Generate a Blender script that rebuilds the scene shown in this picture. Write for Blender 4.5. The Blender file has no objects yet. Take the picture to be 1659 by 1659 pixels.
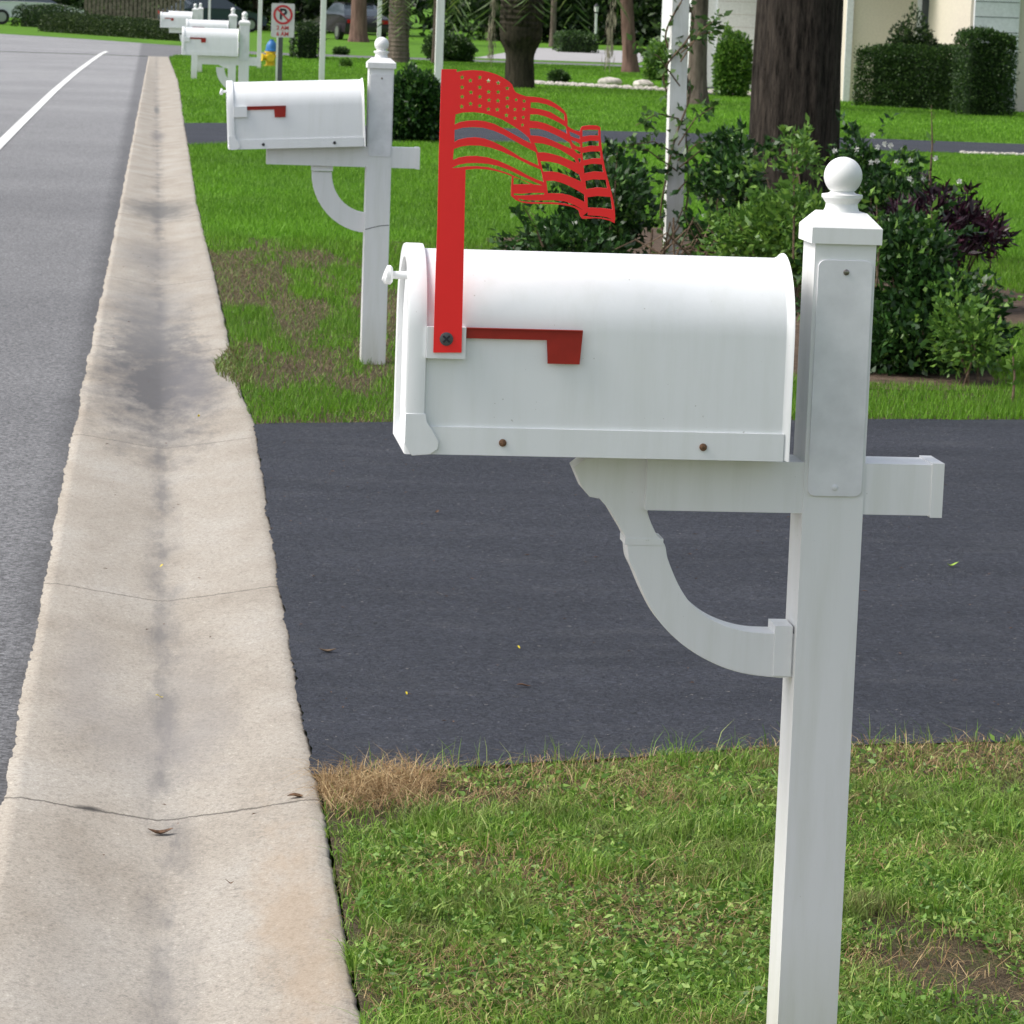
import bpy, bmesh, math, random
import numpy as np
from mathutils import Vector, Matrix

random.seed(7)
rng = np.random.default_rng(11)
S = bpy.context.scene
COL = S.collection
PI = math.pi

# ------------------------------------------------------------------ camera
LENS_PX, EYE = 5500.0, 1.5            # focal length in pixels of the 1659 px photograph, eye height
YAW, PIT, ROL = math.radians(6.30), math.radians(8.46), math.radians(2.04)
FW = Vector((math.sin(YAW)*math.cos(PIT), math.cos(YAW)*math.cos(PIT), -math.sin(PIT)))
r0 = FW.cross(Vector((0, 0, 1))).normalized(); u0 = r0.cross(FW)
RT = r0*math.cos(ROL)+u0*math.sin(ROL); UP = -r0*math.sin(ROL)+u0*math.cos(ROL)
cam = bpy.data.cameras.new('camera'); camo = bpy.data.objects.new('camera', cam); COL.objects.link(camo)
camo.matrix_world = Matrix(((RT.x, UP.x, -FW.x, 0), (RT.y, UP.y, -FW.y, 0), (RT.z, UP.z, -FW.z, EYE), (0, 0, 0, 1)))
cam.sensor_width = 36; cam.lens = 36*LENS_PX/1659
cam.clip_start = 0.1; cam.clip_end = 3000
cam.dof.use_dof = True; cam.dof.focus_distance = 4.75; cam.dof.aperture_fstop = 45
S.camera = camo

# ------------------------------------------------------------------ sky, sun, exposure
SUN_EL, SUN_AZ = math.radians(50), math.radians(-89)      # azimuth from +Y towards +X
w = bpy.data.worlds.new('World'); S.world = w; w.use_nodes = True
nt = w.node_tree; bg = nt.nodes['Background']
sky = nt.nodes.new('ShaderNodeTexSky'); sky.sky_type = 'NISHITA'; sky.sun_disc = False
sky.sun_elevation = SUN_EL; sky.sun_rotation = SUN_AZ; sky.air_density = 1.0; sky.dust_density = 3.0; sky.ozone_density = 1.0
hs = nt.nodes.new('ShaderNodeHueSaturation'); hs.inputs['Saturation'].default_value = 0.5
nt.links.new(sky.outputs[0], hs.inputs['Color']); nt.links.new(hs.outputs[0], bg.inputs[0])
bg.inputs[1].default_value = 0.13
sl = bpy.data.lights.new('sun', 'SUN'); sl.energy = 1.9; sl.angle = math.radians(24); sl.color = (1, .96, .9)
so = bpy.data.objects.new('sun', sl); COL.objects.link(so)
sd = Vector((math.cos(SUN_EL)*math.sin(SUN_AZ), math.cos(SUN_EL)*math.cos(SUN_AZ), math.sin(SUN_EL)))
so.rotation_euler = sd.to_track_quat('Z', 'Y').to_euler()
S.view_settings.view_transform = 'Standard'; S.view_settings.look = 'None'
S.view_settings.exposure = 0.72; S.view_settings.gamma = 1
S.render.engine = 'CYCLES'
S.cycles.use_denoising = True
S.cycles.max_bounces = 6; S.cycles.diffuse_bounces = 3; S.cycles.transmission_bounces = 4; S.cycles.transparent_max_bounces = 4

def ray(px, py): return FW*LENS_PX + RT*(px-829.5) - UP*(py-829.5)
def gp(px, py, z=0.0):                 # where the ground is seen at that pixel of the photograph
    d = ray(px, py); t = (z-EYE)/d.z; return (d.x*t, d.y*t)
def at(px, py, Y):                     # x, z of a point seen at that pixel, Y metres down the street
    d = ray(px, py); t = Y/d.y; return (d.x*t, EYE+d.z*t)

# ------------------------------------------------------------------ materials
def mat(name, rough=.6, spec=.4):
    m = bpy.data.materials.new(name); m.use_nodes = True
    b = m.node_tree.nodes['Principled BSDF']
    b.inputs['Roughness'].default_value = rough; b.inputs['Specular IOR Level'].default_value = spec
    return m, m.node_tree, b
def N(t, kind, **k):
    n = t.nodes.new(kind)
    for a, v in k.items(): setattr(n, a, v)
    return n
def noise(t, vec, scale, detail=4, rough=.6):
    n = N(t, 'ShaderNodeTexNoise'); n.inputs['Scale'].default_value = scale
    n.inputs['Detail'].default_value = detail; n.inputs['Roughness'].default_value = rough
    if vec is not None: t.links.new(vec, n.inputs['Vector'])
    return n.outputs['Fac']
def ramp(t, fac, stops):
    r = N(t, 'ShaderNodeValToRGB'); e = r.color_ramp.elements
    while len(e) < len(stops): e.new(.5)
    for i, (p, c) in enumerate(stops):
        e[i].position = p; e[i].color = (c[0], c[1], c[2], 1) if not isinstance(c, (int, float)) else (c, c, c, 1)
    t.links.new(fac, r.inputs[0]); return r.outputs[0]
def mix(t, fac, a, b, mode='MIX'):
    n = N(t, 'ShaderNodeMix', data_type='RGBA', blend_type=mode)
    for s, v in ((0, fac), (6, a), (7, b)):
        if hasattr(v, 'links') or hasattr(v, 'is_output'): t.links.new(v, n.inputs[s])
        elif isinstance(v, (int, float)) : n.inputs[s].default_value = v if s == 0 else (v, v, v, 1)
        else: n.inputs[s].default_value = (v[0], v[1], v[2], 1)
    return n.outputs[2]
def bump(t, b, h, strength=.3, dist=.01):
    n = N(t, 'ShaderNodeBump'); n.inputs['Strength'].default_value = strength; n.inputs['Distance'].default_value = dist
    t.links.new(h, n.inputs['Height']); t.links.new(n.outputs[0], b.inputs['Normal'])
def coords(t): return N(t, 'ShaderNodeNewGeometry').outputs['Position']
def scaled(t, vec, s):
    n = N(t, 'ShaderNodeMapping'); n.inputs['Scale'].default_value = s; t.links.new(vec, n.inputs[0]); return n.outputs[0]
def math_(t, op, a, b=None, c=None):
    n = N(t, 'ShaderNodeMath', operation=op)
    for i, v in enumerate((a, b, c)):
        if v is None: continue
        if isinstance(v, (int, float)): n.inputs[i].default_value = v
        else: t.links.new(v, n.inputs[i])
    return n.outputs[0]

def plain(name, c, rough=.5, spec=.4, var=.06, scale=20, metal=0, bmp=0):
    m, t, b = mat(name, rough, spec); P = coords(t)
    f = noise(t, P, scale)
    lo = [x*(1-var*2) for x in c]; hi = [min(1, x*(1+var)) for x in c]
    t.links.new(ramp(t, f, [(.3, lo), (.7, hi)]), b.inputs['Base Color']); b.inputs['Metallic'].default_value = metal
    if bmp: bump(t, b, noise(t, P, scale*3), bmp, .002)
    return m
def white_paint(name, c, grime, rough, bmp=.04):
    m, t, b = mat(name, rough, .45); P = coords(t)
    f = noise(t, scaled(t, P, (16, 16, 1.6)), 2, 6, .65)
    base = mix(t, ramp(t, f, [(.45, 0), (.8, grime)]), c, [x*k for x, k in zip(c, (.78, .79, .72))])
    sp = noise(t, P, 160, 1); spm = ramp(t, sp, [(.785, 0), (.81, .5)])
    base = mix(t, spm, base, (.33, .31, .27))
    z = N(t, 'ShaderNodeSeparateXYZ'); t.links.new(P, z.inputs[0])
    low = math_(t, 'MULTIPLY', ramp(t, z.outputs[2], [(.0, 1), (.22, 0)]), f)
    base = mix(t, low, base, (.45, .43, .33))
    t.links.new(base, b.inputs['Base Color'])
    bump(t, b, noise(t, P, 60, 3), bmp, .003)
    return m
M = {}
M['vinyl'] = white_paint('white_vinyl', (.80, .80, .80), .5, .42)
M['boxpaint'] = white_paint('white_box_enamel', (.81, .82, .83), .35, .34, .08)
M['post'] = white_paint('white_post_paint', (.78, .78, .76), .9, .55)
M['shellwhite'] = plain('off_white_plate', (.765, .765, .785), .45)
M['red'] = plain('bright_red_powder_coat', (.97, .020, .028), .32, .5, .015)
M['darkred'] = plain('weathered_red_paint', (.36, .022, .014), .45, .35, .08, 40)
M['screw'] = plain('screw_steel', (.30, .27, .24), .35, .5, .2, 300, .8)
M['rust'] = plain('rusty_screw', (.22, .12, .07), .6, .4, .3, 400, .4)
M['black'] = plain('black_metal', (.03, .03, .032), .35, .5, .1)
M['greymetal'] = plain('grey_sign_post', (.10, .105, .11), .5, .4, .1, 12, .3)
M['galv'] = plain('sign_face', (.62, .60, .60), .4, .4, .05)
M['signred'] = plain('sign_red', (.55, .04, .05), .5)
M['signblack'] = plain('sign_black', (.02, .02, .03), .5)
M['hydblue'] = plain('hydrant_blue', (.03, .16, .42), .45, .4, .12, 14)
M['hydyellow'] = plain('hydrant_yellow', (.75, .52, .02), .5, .4, .12, 14)
M['carwhite'] = plain('white_car_paint', (.75, .76, .78), .18, .6, .01)
M['cardark'] = plain('dark_car_paint', (.035, .03, .035), .18, .6, .05)
M['carblue'] = plain('blue_car_paint', (.04, .055, .085), .2, .6, .05)
M['glass'] = plain('dark_window_glass', (.05, .065, .08), .06, .8, .05)
M['rubber'] = plain('tyre_rubber', (.02, .02, .02), .8)
M['rim'] = plain('alloy_rim', (.45, .45, .46), .3, .5, .05, 20, .8)
M['lamp_red'] = plain('tail_lamp', (.4, .01, .01), .2)
M['stucco'] = plain('cream_stucco', (.66, .60, .50), .9, .2, .05, 30, 0, .3)
M['trim'] = plain('white_trim', (.78, .79, .81), .5)
M['roof'] = plain('grey_roof_tiles', (.30, .27, .25), .8, .2, .2, 6)
M['wood'] = plain('weathered_fence_wood', (.20, .17, .135), .85, .2, .3, 9)
M['stone'] = plain('pale_stone', (.55, .51, .46), .9, .2, .25, 14, 0, .5)
M['dryleaf'] = plain('dry_brown_leaf', (.16, .085, .045), .7, .3, .35, 90)
M['yellowleaf'] = plain('yellow_petal', (.75, .60, .03), .6, .3, .1, 90)
M['greenleaf'] = plain('fresh_green_leaf', (.28, .42, .06), .6, .3, .1, 90)
M['twig'] = plain('brown_twig', (.17, .12, .08), .9, .2, .3, 60)
M['crack'] = plain('joint_filler', (.085, .075, .065), .95, .1, .3, 120)

def foliage(name, stops, rough=.45, transl=.25, spec=.4):
    m, t, b = mat(name, rough, spec)
    g = N(t, 'ShaderNodeNewGeometry')
    c = ramp(t, g.outputs['Random Per Island'], stops)
    t.links.new(c, b.inputs['Base Color'])
    tr = N(t, 'ShaderNodeBsdfTranslucent'); t.links.new(c, tr.inputs[0])
    ms = N(t, 'ShaderNodeMixShader'); ms.inputs[0].default_value = transl
    t.links.new(b.outputs[0], ms.inputs[1]); t.links.new(tr.outputs[0], ms.inputs[2])
    t.links.new(ms.outputs[0], t.nodes['Material Output'].inputs[0])
    return m
M['shrub'] = foliage('glossy_shrub_leaf', [(0, (.012, .034, .008)), (.6, (.028, .080, .018)), (.88, (.06, .15, .03)), (1, (.16, .29, .05))], .35)
M['shrub_tip'] = foliage('young_shrub_leaf', [(0, (.03, .08, .015)), (.5, (.08, .18, .03)), (1, (.22, .36, .06))], .35, .3)
M['shrub_lite'] = foliage('light_green_leaf', [(0, (.05, .12, .02)), (.5, (.10, .22, .035)), (1, (.22, .38, .06))], .45, .35)
M['hedge'] = foliage('clipped_hedge_leaf', [(0, (.02, .045, .012)), (.6, (.04, .09, .02)), (1, (.085, .16, .03))], .5)
M['hedge_dry'] = foliage('dull_hedge_leaf', [(0, (.018, .036, .010)), (.6, (.038, .068, .018)), (1, (.08, .12, .03))], .6)
M['dark'] = foliage('dark_tree_leaf', [(0, (.010, .024, .008)), (.6, (.025, .055, .014)), (1, (.07, .13, .025))], .5)
M['purple'] = foliage('purple_leaf', [(0, (.010, .005, .008)), (.7, (.026, .009, .018)), (1, (.07, .022, .040))], .35, .15)
M['petal'] = foliage('white_petal', [(0, (.6, .6, .55)), (1, (.8, .8, .75))], .6, .3)
M['vine'] = foliage('vine_leaf', [(0, (.03, .08, .02)), (1, (.12, .22, .05))], .45)
M['frond'] = foliage('palm_frond', [(0, (.04, .08, .02)), (.7, (.12, .19, .04)), (1, (.30, .30, .08))], .5)
M['moss'] = foliage('hanging_moss', [(0, (.20, .19, .14)), (1, (.34, .30, .22))], .9)
M['straw'] = foliage('dry_straw', [(0, (.22, .13, .06)), (.6, (.40, .27, .13)), (1, (.60, .46, .25))], .8, .2)

def grass_mat(name, lush, dry, patchscale, thr):
    m, t, b = mat(name, .55, .3)
    g = N(t, 'ShaderNodeNewGeometry'); P = g.outputs['Position']
    c = ramp(t, g.outputs['Random Per Island'], lush)
    d = ramp(t, g.outputs['Random Per Island'], dry)
    f = ramp(t, noise(t, P, patchscale, 4, .65), thr)
    c2 = mix(t, f, c, d)
    big = ramp(t, noise(t, P, patchscale*.35, 2), [(.35, .88), (.65, 1.18)])
    c2 = mix(t, 1.0, c2, big, 'MULTIPLY')
    t.links.new(c2, b.inputs['Base Color'])
    tr = N(t, 'ShaderNodeBsdfTranslucent'); t.links.new(c2, tr.inputs[0])
    ms = N(t, 'ShaderNodeMixShader'); ms.inputs[0].default_value = .3
    t.links.new(b.outputs[0], ms.inputs[1]); t.links.new(tr.outputs[0], ms.inputs[2])
    t.links.new(ms.outputs[0], t.nodes['Material Output'].inputs[0])
    return m
M['grass_near'] = grass_mat('near_grass', [(0, (.065, .15, .018)), (.45, (.155, .31, .03)), (.85, (.28, .44, .065)), (1, (.48, .52, .19))],
                            [(0, (.17, .13, .06)), (.5, (.28, .24, .11)), (1, (.20, .32, .07))], 5.0, [(.50, 0), (.66, .75)])
M['grass_mid'] = grass_mat('mid_grass', [(0, (.065, .16, .010)), (.5, (.125, .29, .016)), (1, (.21, .41, .035))],
                           [(0, (.06, .14, .02)), (1, (.15, .25, .05))], .5, [(.5, 0), (.75, .6)])
M['grass_dry'] = foliage('thin_brown_grass', [(0, (.13, .095, .05)), (.4, (.24, .17, .10)), (.65, (.27, .24, .11)), (1, (.13, .25, .05))], .7, .2)
M['grass_over'] = foliage('ragged_edge_grass', [(0, (.09, .06, .03)), (.4, (.16, .14, .05)), (.7, (.10, .20, .03)), (1, (.22, .30, .07))], .7, .2)
M['weed'] = foliage('broad_weed_leaf', [(0, (.06, .14, .02)), (.5, (.16, .31, .045)), (1, (.36, .48, .12))], .5, .3)

def ground_mat(name, stops, sc, fine, bm=.5, dist=.01, rough=.95):
    m, t, b = mat(name, rough, .15); P = coords(t)
    f = noise(t, P, sc, 6, .7)
    c = ramp(t, f, stops)
    f2 = noise(t, P, fine, 3, .6)
    c = mix(t, 1.0, c, ramp(t, f2, [(.3, .65), (.7, 1.25)]), 'MULTIPLY')
    t.links.new(c, b.inputs['Base Color']); bump(t, b, f2, bm, dist)
    return m
M['soil'] = ground_mat('soil', [(.35, (.065, .048, .03)), (.5, (.115, .088, .055)), (.62, (.08, .085, .035)), (.75, (.18, .14, .09))], 9, 120, 1.0, .02)
M['lawn'] = ground_mat('lawn_base', [(.3, (.045, .11, .008)), (.5, (.085, .20, .012)), (.75, (.12, .26, .018))], .6, 30)
M['mulch'] = ground_mat('bed_mulch', [(.3, (.05, .035, .025)), (.6, (.12, .085, .06)), (.8, (.25, .2, .16))], 14, 60, .8)

def concrete():
    m, t, b = mat('gutter_concrete', .85, .25); P = coords(t)
    s = N(t, 'ShaderNodeSeparateXYZ'); t.links.new(P, s.inputs[0]); X, Y = s.outputs[0], s.outputs[1]
    c = ramp(t, noise(t, scaled(t, P, (1, .45, 1)), 3.2, 6, .65), [(.3, (.295, .258, .212)), (.5, (.365, .328, .278)), (.7, (.405, .375, .33))])
    # sand and shell flecks
    fl = noise(t, P, 210, 3, .8)
    c = mix(t, 1.0, c, ramp(t, fl, [(.3, .62), (.46, .96), (.62, 1.08), (.74, 1.75)]), 'MULTIPLY')
    gr = noise(t, scaled(t, P, (1, .6, 1)), 95, 3, .7)
    c = mix(t, 1.0, c, ramp(t, gr, [(.32, .76), (.5, 1), (.64, 1.02), (.70, 1.32)]), 'MULTIPLY')
    pt_ = noise(t, P, 60, 2, .6); c = mix(t, ramp(t, pt_, [(.72, 0), (.77, .6)]), c, (.13, .12, .11))
    fd = noise(t, scaled(t, P, (60, 22, 60)), 1, 5, .8)
    c = mix(t, ramp(t, fd, [(.60, 0), (.72, .35)]), c, (.24, .22, .20))
    # dirt carried along the flow line
    cx = math_(t, 'ADD', .050, math_(t, 'MULTIPLY', Y, .0012))
    dx = math_(t, 'ABSOLUTE', math_(t, 'SUBTRACT', X, cx))
    wob = noise(t, scaled(t, P, (6, 1.2, 1)), 1.6, 5, .65)
    wo2 = noise(t, scaled(t, P, (70, 8, 1)), 1, 4, .8)
    band = ramp(t, math_(t, 'SUBTRACT', dx, math_(t, 'ADD', math_(t, 'MULTIPLY', math_(t, 'SUBTRACT', wob, .45), .07), math_(t, 'MULTIPLY', math_(t, 'SUBTRACT', wo2, .5), .05))), [(.0, .9), (.02, .5), (.06, 0)])
    patch = ramp(t, wob, [(.42, .12), (.60, .75)])
    c = mix(t, math_(t, 'MULTIPLY', band, patch), c, (.13, .125, .125))
    # two long grey stains beside the flow line, brown stain at the near right
    def blob(x0, y0, rx, ry, amt, col, c, wobble=.6):
        ax = math_(t, 'DIVIDE', math_(t, 'SUBTRACT', X, x0), rx); ay = math_(t, 'DIVIDE', math_(t, 'SUBTRACT', Y, y0), ry)
        d = math_(t, 'SQRT', math_(t, 'ADD', math_(t, 'MULTIPLY', ax, ax), math_(t, 'MULTIPLY', ay, ay)))
        d = math_(t, 'ADD', d, math_(t, 'MULTIPLY', math_(t, 'SUBTRACT', noise(t, scaled(t, P, (9, 3, 9)), 1.3, 5, .75), .5), wobble*2))
        return mix(t, ramp(t, d, [(.25, amt), (1.0, 0)]), c, col)
    # contraction joints and one opened crack
    jw = noise(t, scaled(t, P, (14, 0, 0)), 1, 5, .8)
    for y0, wd in ((6.27, .0050), (8.62, .0042), (11.6, .0045), (14.6, .006), (18.2, .007), (23.5, .012), (29, .014), (35, .016), (42, .02), (50, .02)):
        dy = math_(t, 'ABSOLUTE', math_(t, 'SUBTRACT', math_(t, 'SUBTRACT', Y, y0), math_(t, 'MULTIPLY', math_(t, 'SUBTRACT', jw, .5), .05)))
        wv = math_(t, 'MULTIPLY', noise(t, scaled(t, P, (30, 3, 0)), 1, 3, .8), 2)
        c = mix(t, ramp(t, math_(t, 'DIVIDE', dy, math_(t, 'MULTIPLY', wv, wd*1.6)), [(.35, .8), (1, 0)]), c, (.07, .06, .05))
    g = (.17, .16, .16)
    c = blob(-.085, 6.275, .035, .026, .95, (.05, .045, .04), c, .5)
    c = blob(.14, 7.3, .10, .9, .42, (.20, .185, .175), c)
    c = blob(-.12, 7.5, .09, .8, .32, (.23, .21, .20), c)
    c = blob(.02, 6.95, .22, .45, .35, (.22, .205, .20), c)
    c = blob(-.08, 5.2, .14, .8, .18, (.24, .23, .22), c)
    c = blob(.27, 5.35, .09, 1.0, .38, (.36, .255, .16), c, 1.2)
    c = blob(.04, 13.6, .30, 2.6, .95, (.095, .092, .095), c, .8)
    c = blob(.03, 15.2, .22, 2.2, .6, (.12, .118, .12), c, 1.0)
    c = blob(.20, 13.5, .16, 1.6, .70, (.15, .145, .15), c, .4)
    c = blob(.02, 16.6, .26, 2.4, .62, (.17, .165, .165), c, .5)
    c = blob(.04, 20.0, .25, 1.8, .55, (.17, .165, .165), c, .5)
    c = blob(.08, 24.5, .30, 1.6, .85, (.12, .118, .115), c, .6)
    c = blob(.10, 37.5, .10, 1.8, .7, (.15, .14, .14), c)
    c = blob(.10, 46.0, .05, 2.0, .8, (.12, .12, .12), c)
    t.links.new(c, b.inputs['Base Color']); bump(t, b, fl, .35, .003)
    return m
M['concrete'] = concrete()
def asphalt_old():
    m, t, b = mat('worn_asphalt', .85, .25); P = coords(t)
    c = ramp(t, noise(t, P, .35, 5), [(.3, (.225, .225, .23)), (.7, (.29, .29, .293))])
    v = N(t, 'ShaderNodeTexVoronoi'); v.inputs['Scale'].default_value = 130; t.links.new(P, v.inputs['Vector'])
    sv = N(t, 'ShaderNodeSeparateColor'); t.links.new(v.outputs['Color'], sv.inputs[0])
    c = mix(t, 1.0, c, ramp(t, sv.outputs[0], [(0, .45), (.3, .75), (.65, 1.1), (1, 1.7)]), 'MULTIPLY')
    s = N(t, 'ShaderNodeSeparateXYZ'); t.links.new(P, s.inputs[0])
    edge = math_(t, 'ADD', s.outputs[0], math_(t, 'MULTIPLY', noise(t, P, 2.5, 4), .12))
    c = mix(t, ramp(t, math_(t, 'ADD', edge, 1.0), [(.74, 0), (.83, .6)]), c, (.09, .09, .095))
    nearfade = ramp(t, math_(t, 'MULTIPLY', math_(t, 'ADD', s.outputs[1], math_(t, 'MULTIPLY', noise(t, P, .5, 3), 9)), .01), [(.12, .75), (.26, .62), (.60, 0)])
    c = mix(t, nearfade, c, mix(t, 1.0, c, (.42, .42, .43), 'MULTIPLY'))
    t.links.new(c, b.inputs['Base Color']); bump(t, b, v.outputs['Distance'], .5, .004)
    return m
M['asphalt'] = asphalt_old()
def asphalt_new():
    m, t, b = mat('sealed_asphalt', .70, .3); P = coords(t)
    c = ramp(t, noise(t, scaled(t, P, (.5, 1.4, 1)), 1.6, 5, .6), [(.3, (.021, .0235, .033)), (.7, (.037, .040, .053))])
    v = N(t, 'ShaderNodeTexVoronoi'); v.inputs['Scale'].default_value = 110; t.links.new(P, v.inputs['Vector'])
    sv = N(t, 'ShaderNodeSeparateColor'); t.links.new(v.outputs['Color'], sv.inputs[0])
    c = mix(t, 1.0, c, ramp(t, sv.outputs[0], [(0, .7), (.5, 1.0), (.93, 1.2), (1, 1.7)]), 'MULTIPLY')
    sp = noise(t, P, 75, 1); c = mix(t, ramp(t, sp, [(.745, 0), (.775, .6)]), c, (.35, .33, .30))
    du = noise(t, scaled(t, P, (1, 2.4, 1)), 2.3, 6, .7); c = mix(t, ramp(t, du, [(.52, 0), (.72, .30)]), c, (.095, .097, .105))
    t.links.new(c, b.inputs['Base Color']); h = math_(t, 'ADD', noise(t, P, 110, 4, .75), math_(t, 'MULTIPLY', noise(t, P, 26, 3, .6), 1.6)); bump(t, b, h, 1.0, .010)
    pk = noise(t, scaled(t, P, (1, .7, 1)), 38, 2, .6); c = mix(t, ramp(t, pk, [(.70, 0), (.76, .8)]), c, (.008, .008, .011)); t.links.new(c, b.inputs['Base Color'])
    t.links.new(ramp(t, sv.outputs[1], [(0, .6), (1, .85)]), b.inputs['Roughness'])
    return m
M['seal'] = asphalt_new()
M['linepaint'] = plain('road_line_paint', (.72, .72, .70), .7, .2, .12, 25)
M['oldroad'] = plain('pale_road', (.36, .35, .35), .9, .2, .06, 2)
def bark(name, a, b2, sx):
    m, t, b = mat(name, .95, .15); P = coords(t)
    f = noise(t, scaled(t, P, (sx, sx, sx*.16)), 1, 8, .75)
    t.links.new(ramp(t, f, [(.35, a), (.62, b2)]), b.inputs['Base Color']); bump(t, b, f, 1.0, .05)
    return m
M['bark'] = bark('oak_bark', (.006, .005, .004), (.085, .070, .057), 30)
M['bark_far'] = bark('smooth_bark', (.07, .055, .045), (.20, .16, .13), 10)
M['bark_red'] = bark('reddish_bark', (.10, .06, .05), (.24, .15, .12), 8)
M['palmbark'] = bark('palm_trunk_bark', (.012, .012, .008), (.06, .05, .035), 14)

# ------------------------------------------------------------------ object helpers
def tag(o, label=None, cat=None, group=None, kind=None):
    if label: o['label'] = label
    if cat: o['category'] = cat
    if group: o['group'] = group
    if kind: o['kind'] = kind
    return o
def empty(name, loc, label, cat, group=None):
    o = bpy.data.objects.new(name, None); o.location = loc; COL.objects.link(o); o.empty_display_size = .1
    return tag(o, label, cat, group)
def link_mesh(name, me, m, parent=None, smooth=False):
    ms = m if isinstance(m, (list, tuple)) else [m]
    for x in ms: me.materials.append(x)
    if smooth:
        me.polygons.foreach_set('use_smooth', [True]*len(me.polygons))
    o = bpy.data.objects.new(name, me); COL.objects.link(o)
    if parent is not None:
        o.parent = parent
        # geometry is authored in world space: take the parent's place off
        p = Vector((0, 0, 0)); q = parent
        while q is not None: p += q.location; q = q.parent
        if p.length > 0: me.transform(Matrix.Translation(-p))
    return o
def build(name, bm, m, parent=None, smooth=False, bevel=0, seg=2):
    if bevel:
        es = [e for e in bm.edges if len(e.link_faces) == 2 and e.calc_face_angle(0) > .6]
        bmesh.ops.bevel(bm, geom=es, offset=bevel, segments=seg, affect='EDGES', profile=.6)
    bmesh.ops.recalc_face_normals(bm, faces=bm.faces)
    me = bpy.data.meshes.new(name); bm.to_mesh(me); bm.free()
    o = link_mesh(name, me, m, parent, smooth)
    if smooth:
        try: me.set_sharp_from_angle(angle=math.radians(38))
        except Exception: pass
    return o
def box(bm, x0, x1, y0, y1, z0, z1):
    v = [bm.verts.new(p) for p in ((x0, y0, z0), (x1, y0, z0), (x1, y1, z0), (x0, y1, z0), (x0, y0, z1), (x1, y0, z1), (x1, y1, z1), (x0, y1, z1))]
    for f in ((0, 1, 2, 3), (4, 5, 6, 7), (0, 1, 5, 4), (1, 2, 6, 5), (2, 3, 7, 6), (3, 0, 4, 7)): bm.faces.new([v[i] for i in f])
def lathe(bm, cx, cy, prof, n=32, square=False):
    rings = []
    for r, z in prof:
        if square: ring = [bm.verts.new((cx+sx*r, cy+sy*r, z)) for sx, sy in ((-1, -1), (1, -1), (1, 1), (-1, 1))]
        else: ring = [bm.verts.new((cx+r*math.cos(2*PI*i/n), cy+r*math.sin(2*PI*i/n), z)) for i in range(n)]
        rings.append(ring)
    for a, b in zip(rings, rings[1:]):
        k = len(a)
        for i in range(k): bm.faces.new((a[i], a[(i+1) % k], b[(i+1) % k], b[i]))
    bm.faces.new(rings[0][::-1]); bm.faces.new(rings[-1])
def tube(bm, pts, rad, n=8, caps=True):
    pts = [Vector(p) for p in pts]; rings = []
    for i, p in enumerate(pts):
        d = (pts[min(i+1, len(pts)-1)]-pts[max(i-1, 0)]).normalized()
        a = d.cross(Vector((0, 0, 1)) if abs(d.z) < .9 else Vector((1, 0, 0))).normalized(); b = d.cross(a)
        r = rad[i] if isinstance(rad, (list, tuple)) else rad
        rings.append([bm.verts.new(p+a*r*math.cos(2*PI*k/n)+b*r*math.sin(2*PI*k/n)) for k in range(n)])
    for a, b in zip(rings, rings[1:]):
        for k in range(n): bm.faces.new((a[k], a[(k+1) % n], b[(k+1) % n], b[k]))
    if caps: bm.faces.new(rings[0][::-1]); bm.faces.new(rings[-1])
def sweep_profile(bm, prof_fn, xs, close=True):
    """prof_fn(i) -> list of (y,z); rings at xs, skinned along x"""
    rings = [[bm.verts.new((x, y, z)) for y, z in prof_fn(i)] for i, x in enumerate(xs)]
    for a, b in zip(rings, rings[1:]):
        k = len(a)
        for i in range(k): bm.faces.new((a[i], a[(i+1) % k], b[(i+1) % k], b[i]))
    if close: bm.faces.new(rings[0][::-1]); bm.faces.new(rings[-1])
def plate(name, loops, Y, thick, m, parent, bev=0):
    """flat cut-out sheet facing the camera side; loops of (x, z), first is the outline, the others holes"""
    cu = bpy.data.curves.new(name, 'CURVE'); cu.dimensions = '2D'; cu.fill_mode = 'BOTH'; cu.extrude = thick/2; cu.bevel_depth = bev
    for lp in loops:
        s = cu.splines.new('POLY'); s.points.add(len(lp)-1); s.use_cyclic_u = True
        for p, (x, z) in zip(s.points, lp): p.co = (x, z, 0, 1)
    o = bpy.data.objects.new('tmp', cu); COL.objects.link(o)
    me = bpy.data.meshes.new_from_object(o.evaluated_get(bpy.context.evaluated_depsgraph_get()))
    bpy.data.objects.remove(o); bpy.data.curves.remove(cu)
    me.transform(Matrix.Translation((0, Y, 0)) @ Matrix.Rotation(PI/2, 4, 'X'))
    me.name = name; me.materials.clear()
    return link_mesh(name, me, m, parent)
def bulk(name, V, F, m, parent=None, smooth=False):
    """V (n,3) floats, F (k,4) or (k,3) ints"""
    V = np.asarray(V, dtype=np.float32); F = np.asarray(F, dtype=np.int32)
    me = bpy.data.meshes.new(name); me.vertices.add(len(V)); me.vertices.foreach_set('co', V.ravel())
    k = F.shape[1]; me.loops.add(F.size); me.loops.foreach_set('vertex_index', F.ravel())
    me.polygons.add(len(F)); me.polygons.foreach_set('loop_start', np.arange(0, F.size, k, dtype=np.int32))
    me.update(calc_edges=True)
    return link_mesh(name, me, m, parent, smooth)
def unit(a): return a/np.maximum(np.linalg.norm(a, axis=1, keepdims=True), 1e-9)
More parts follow.
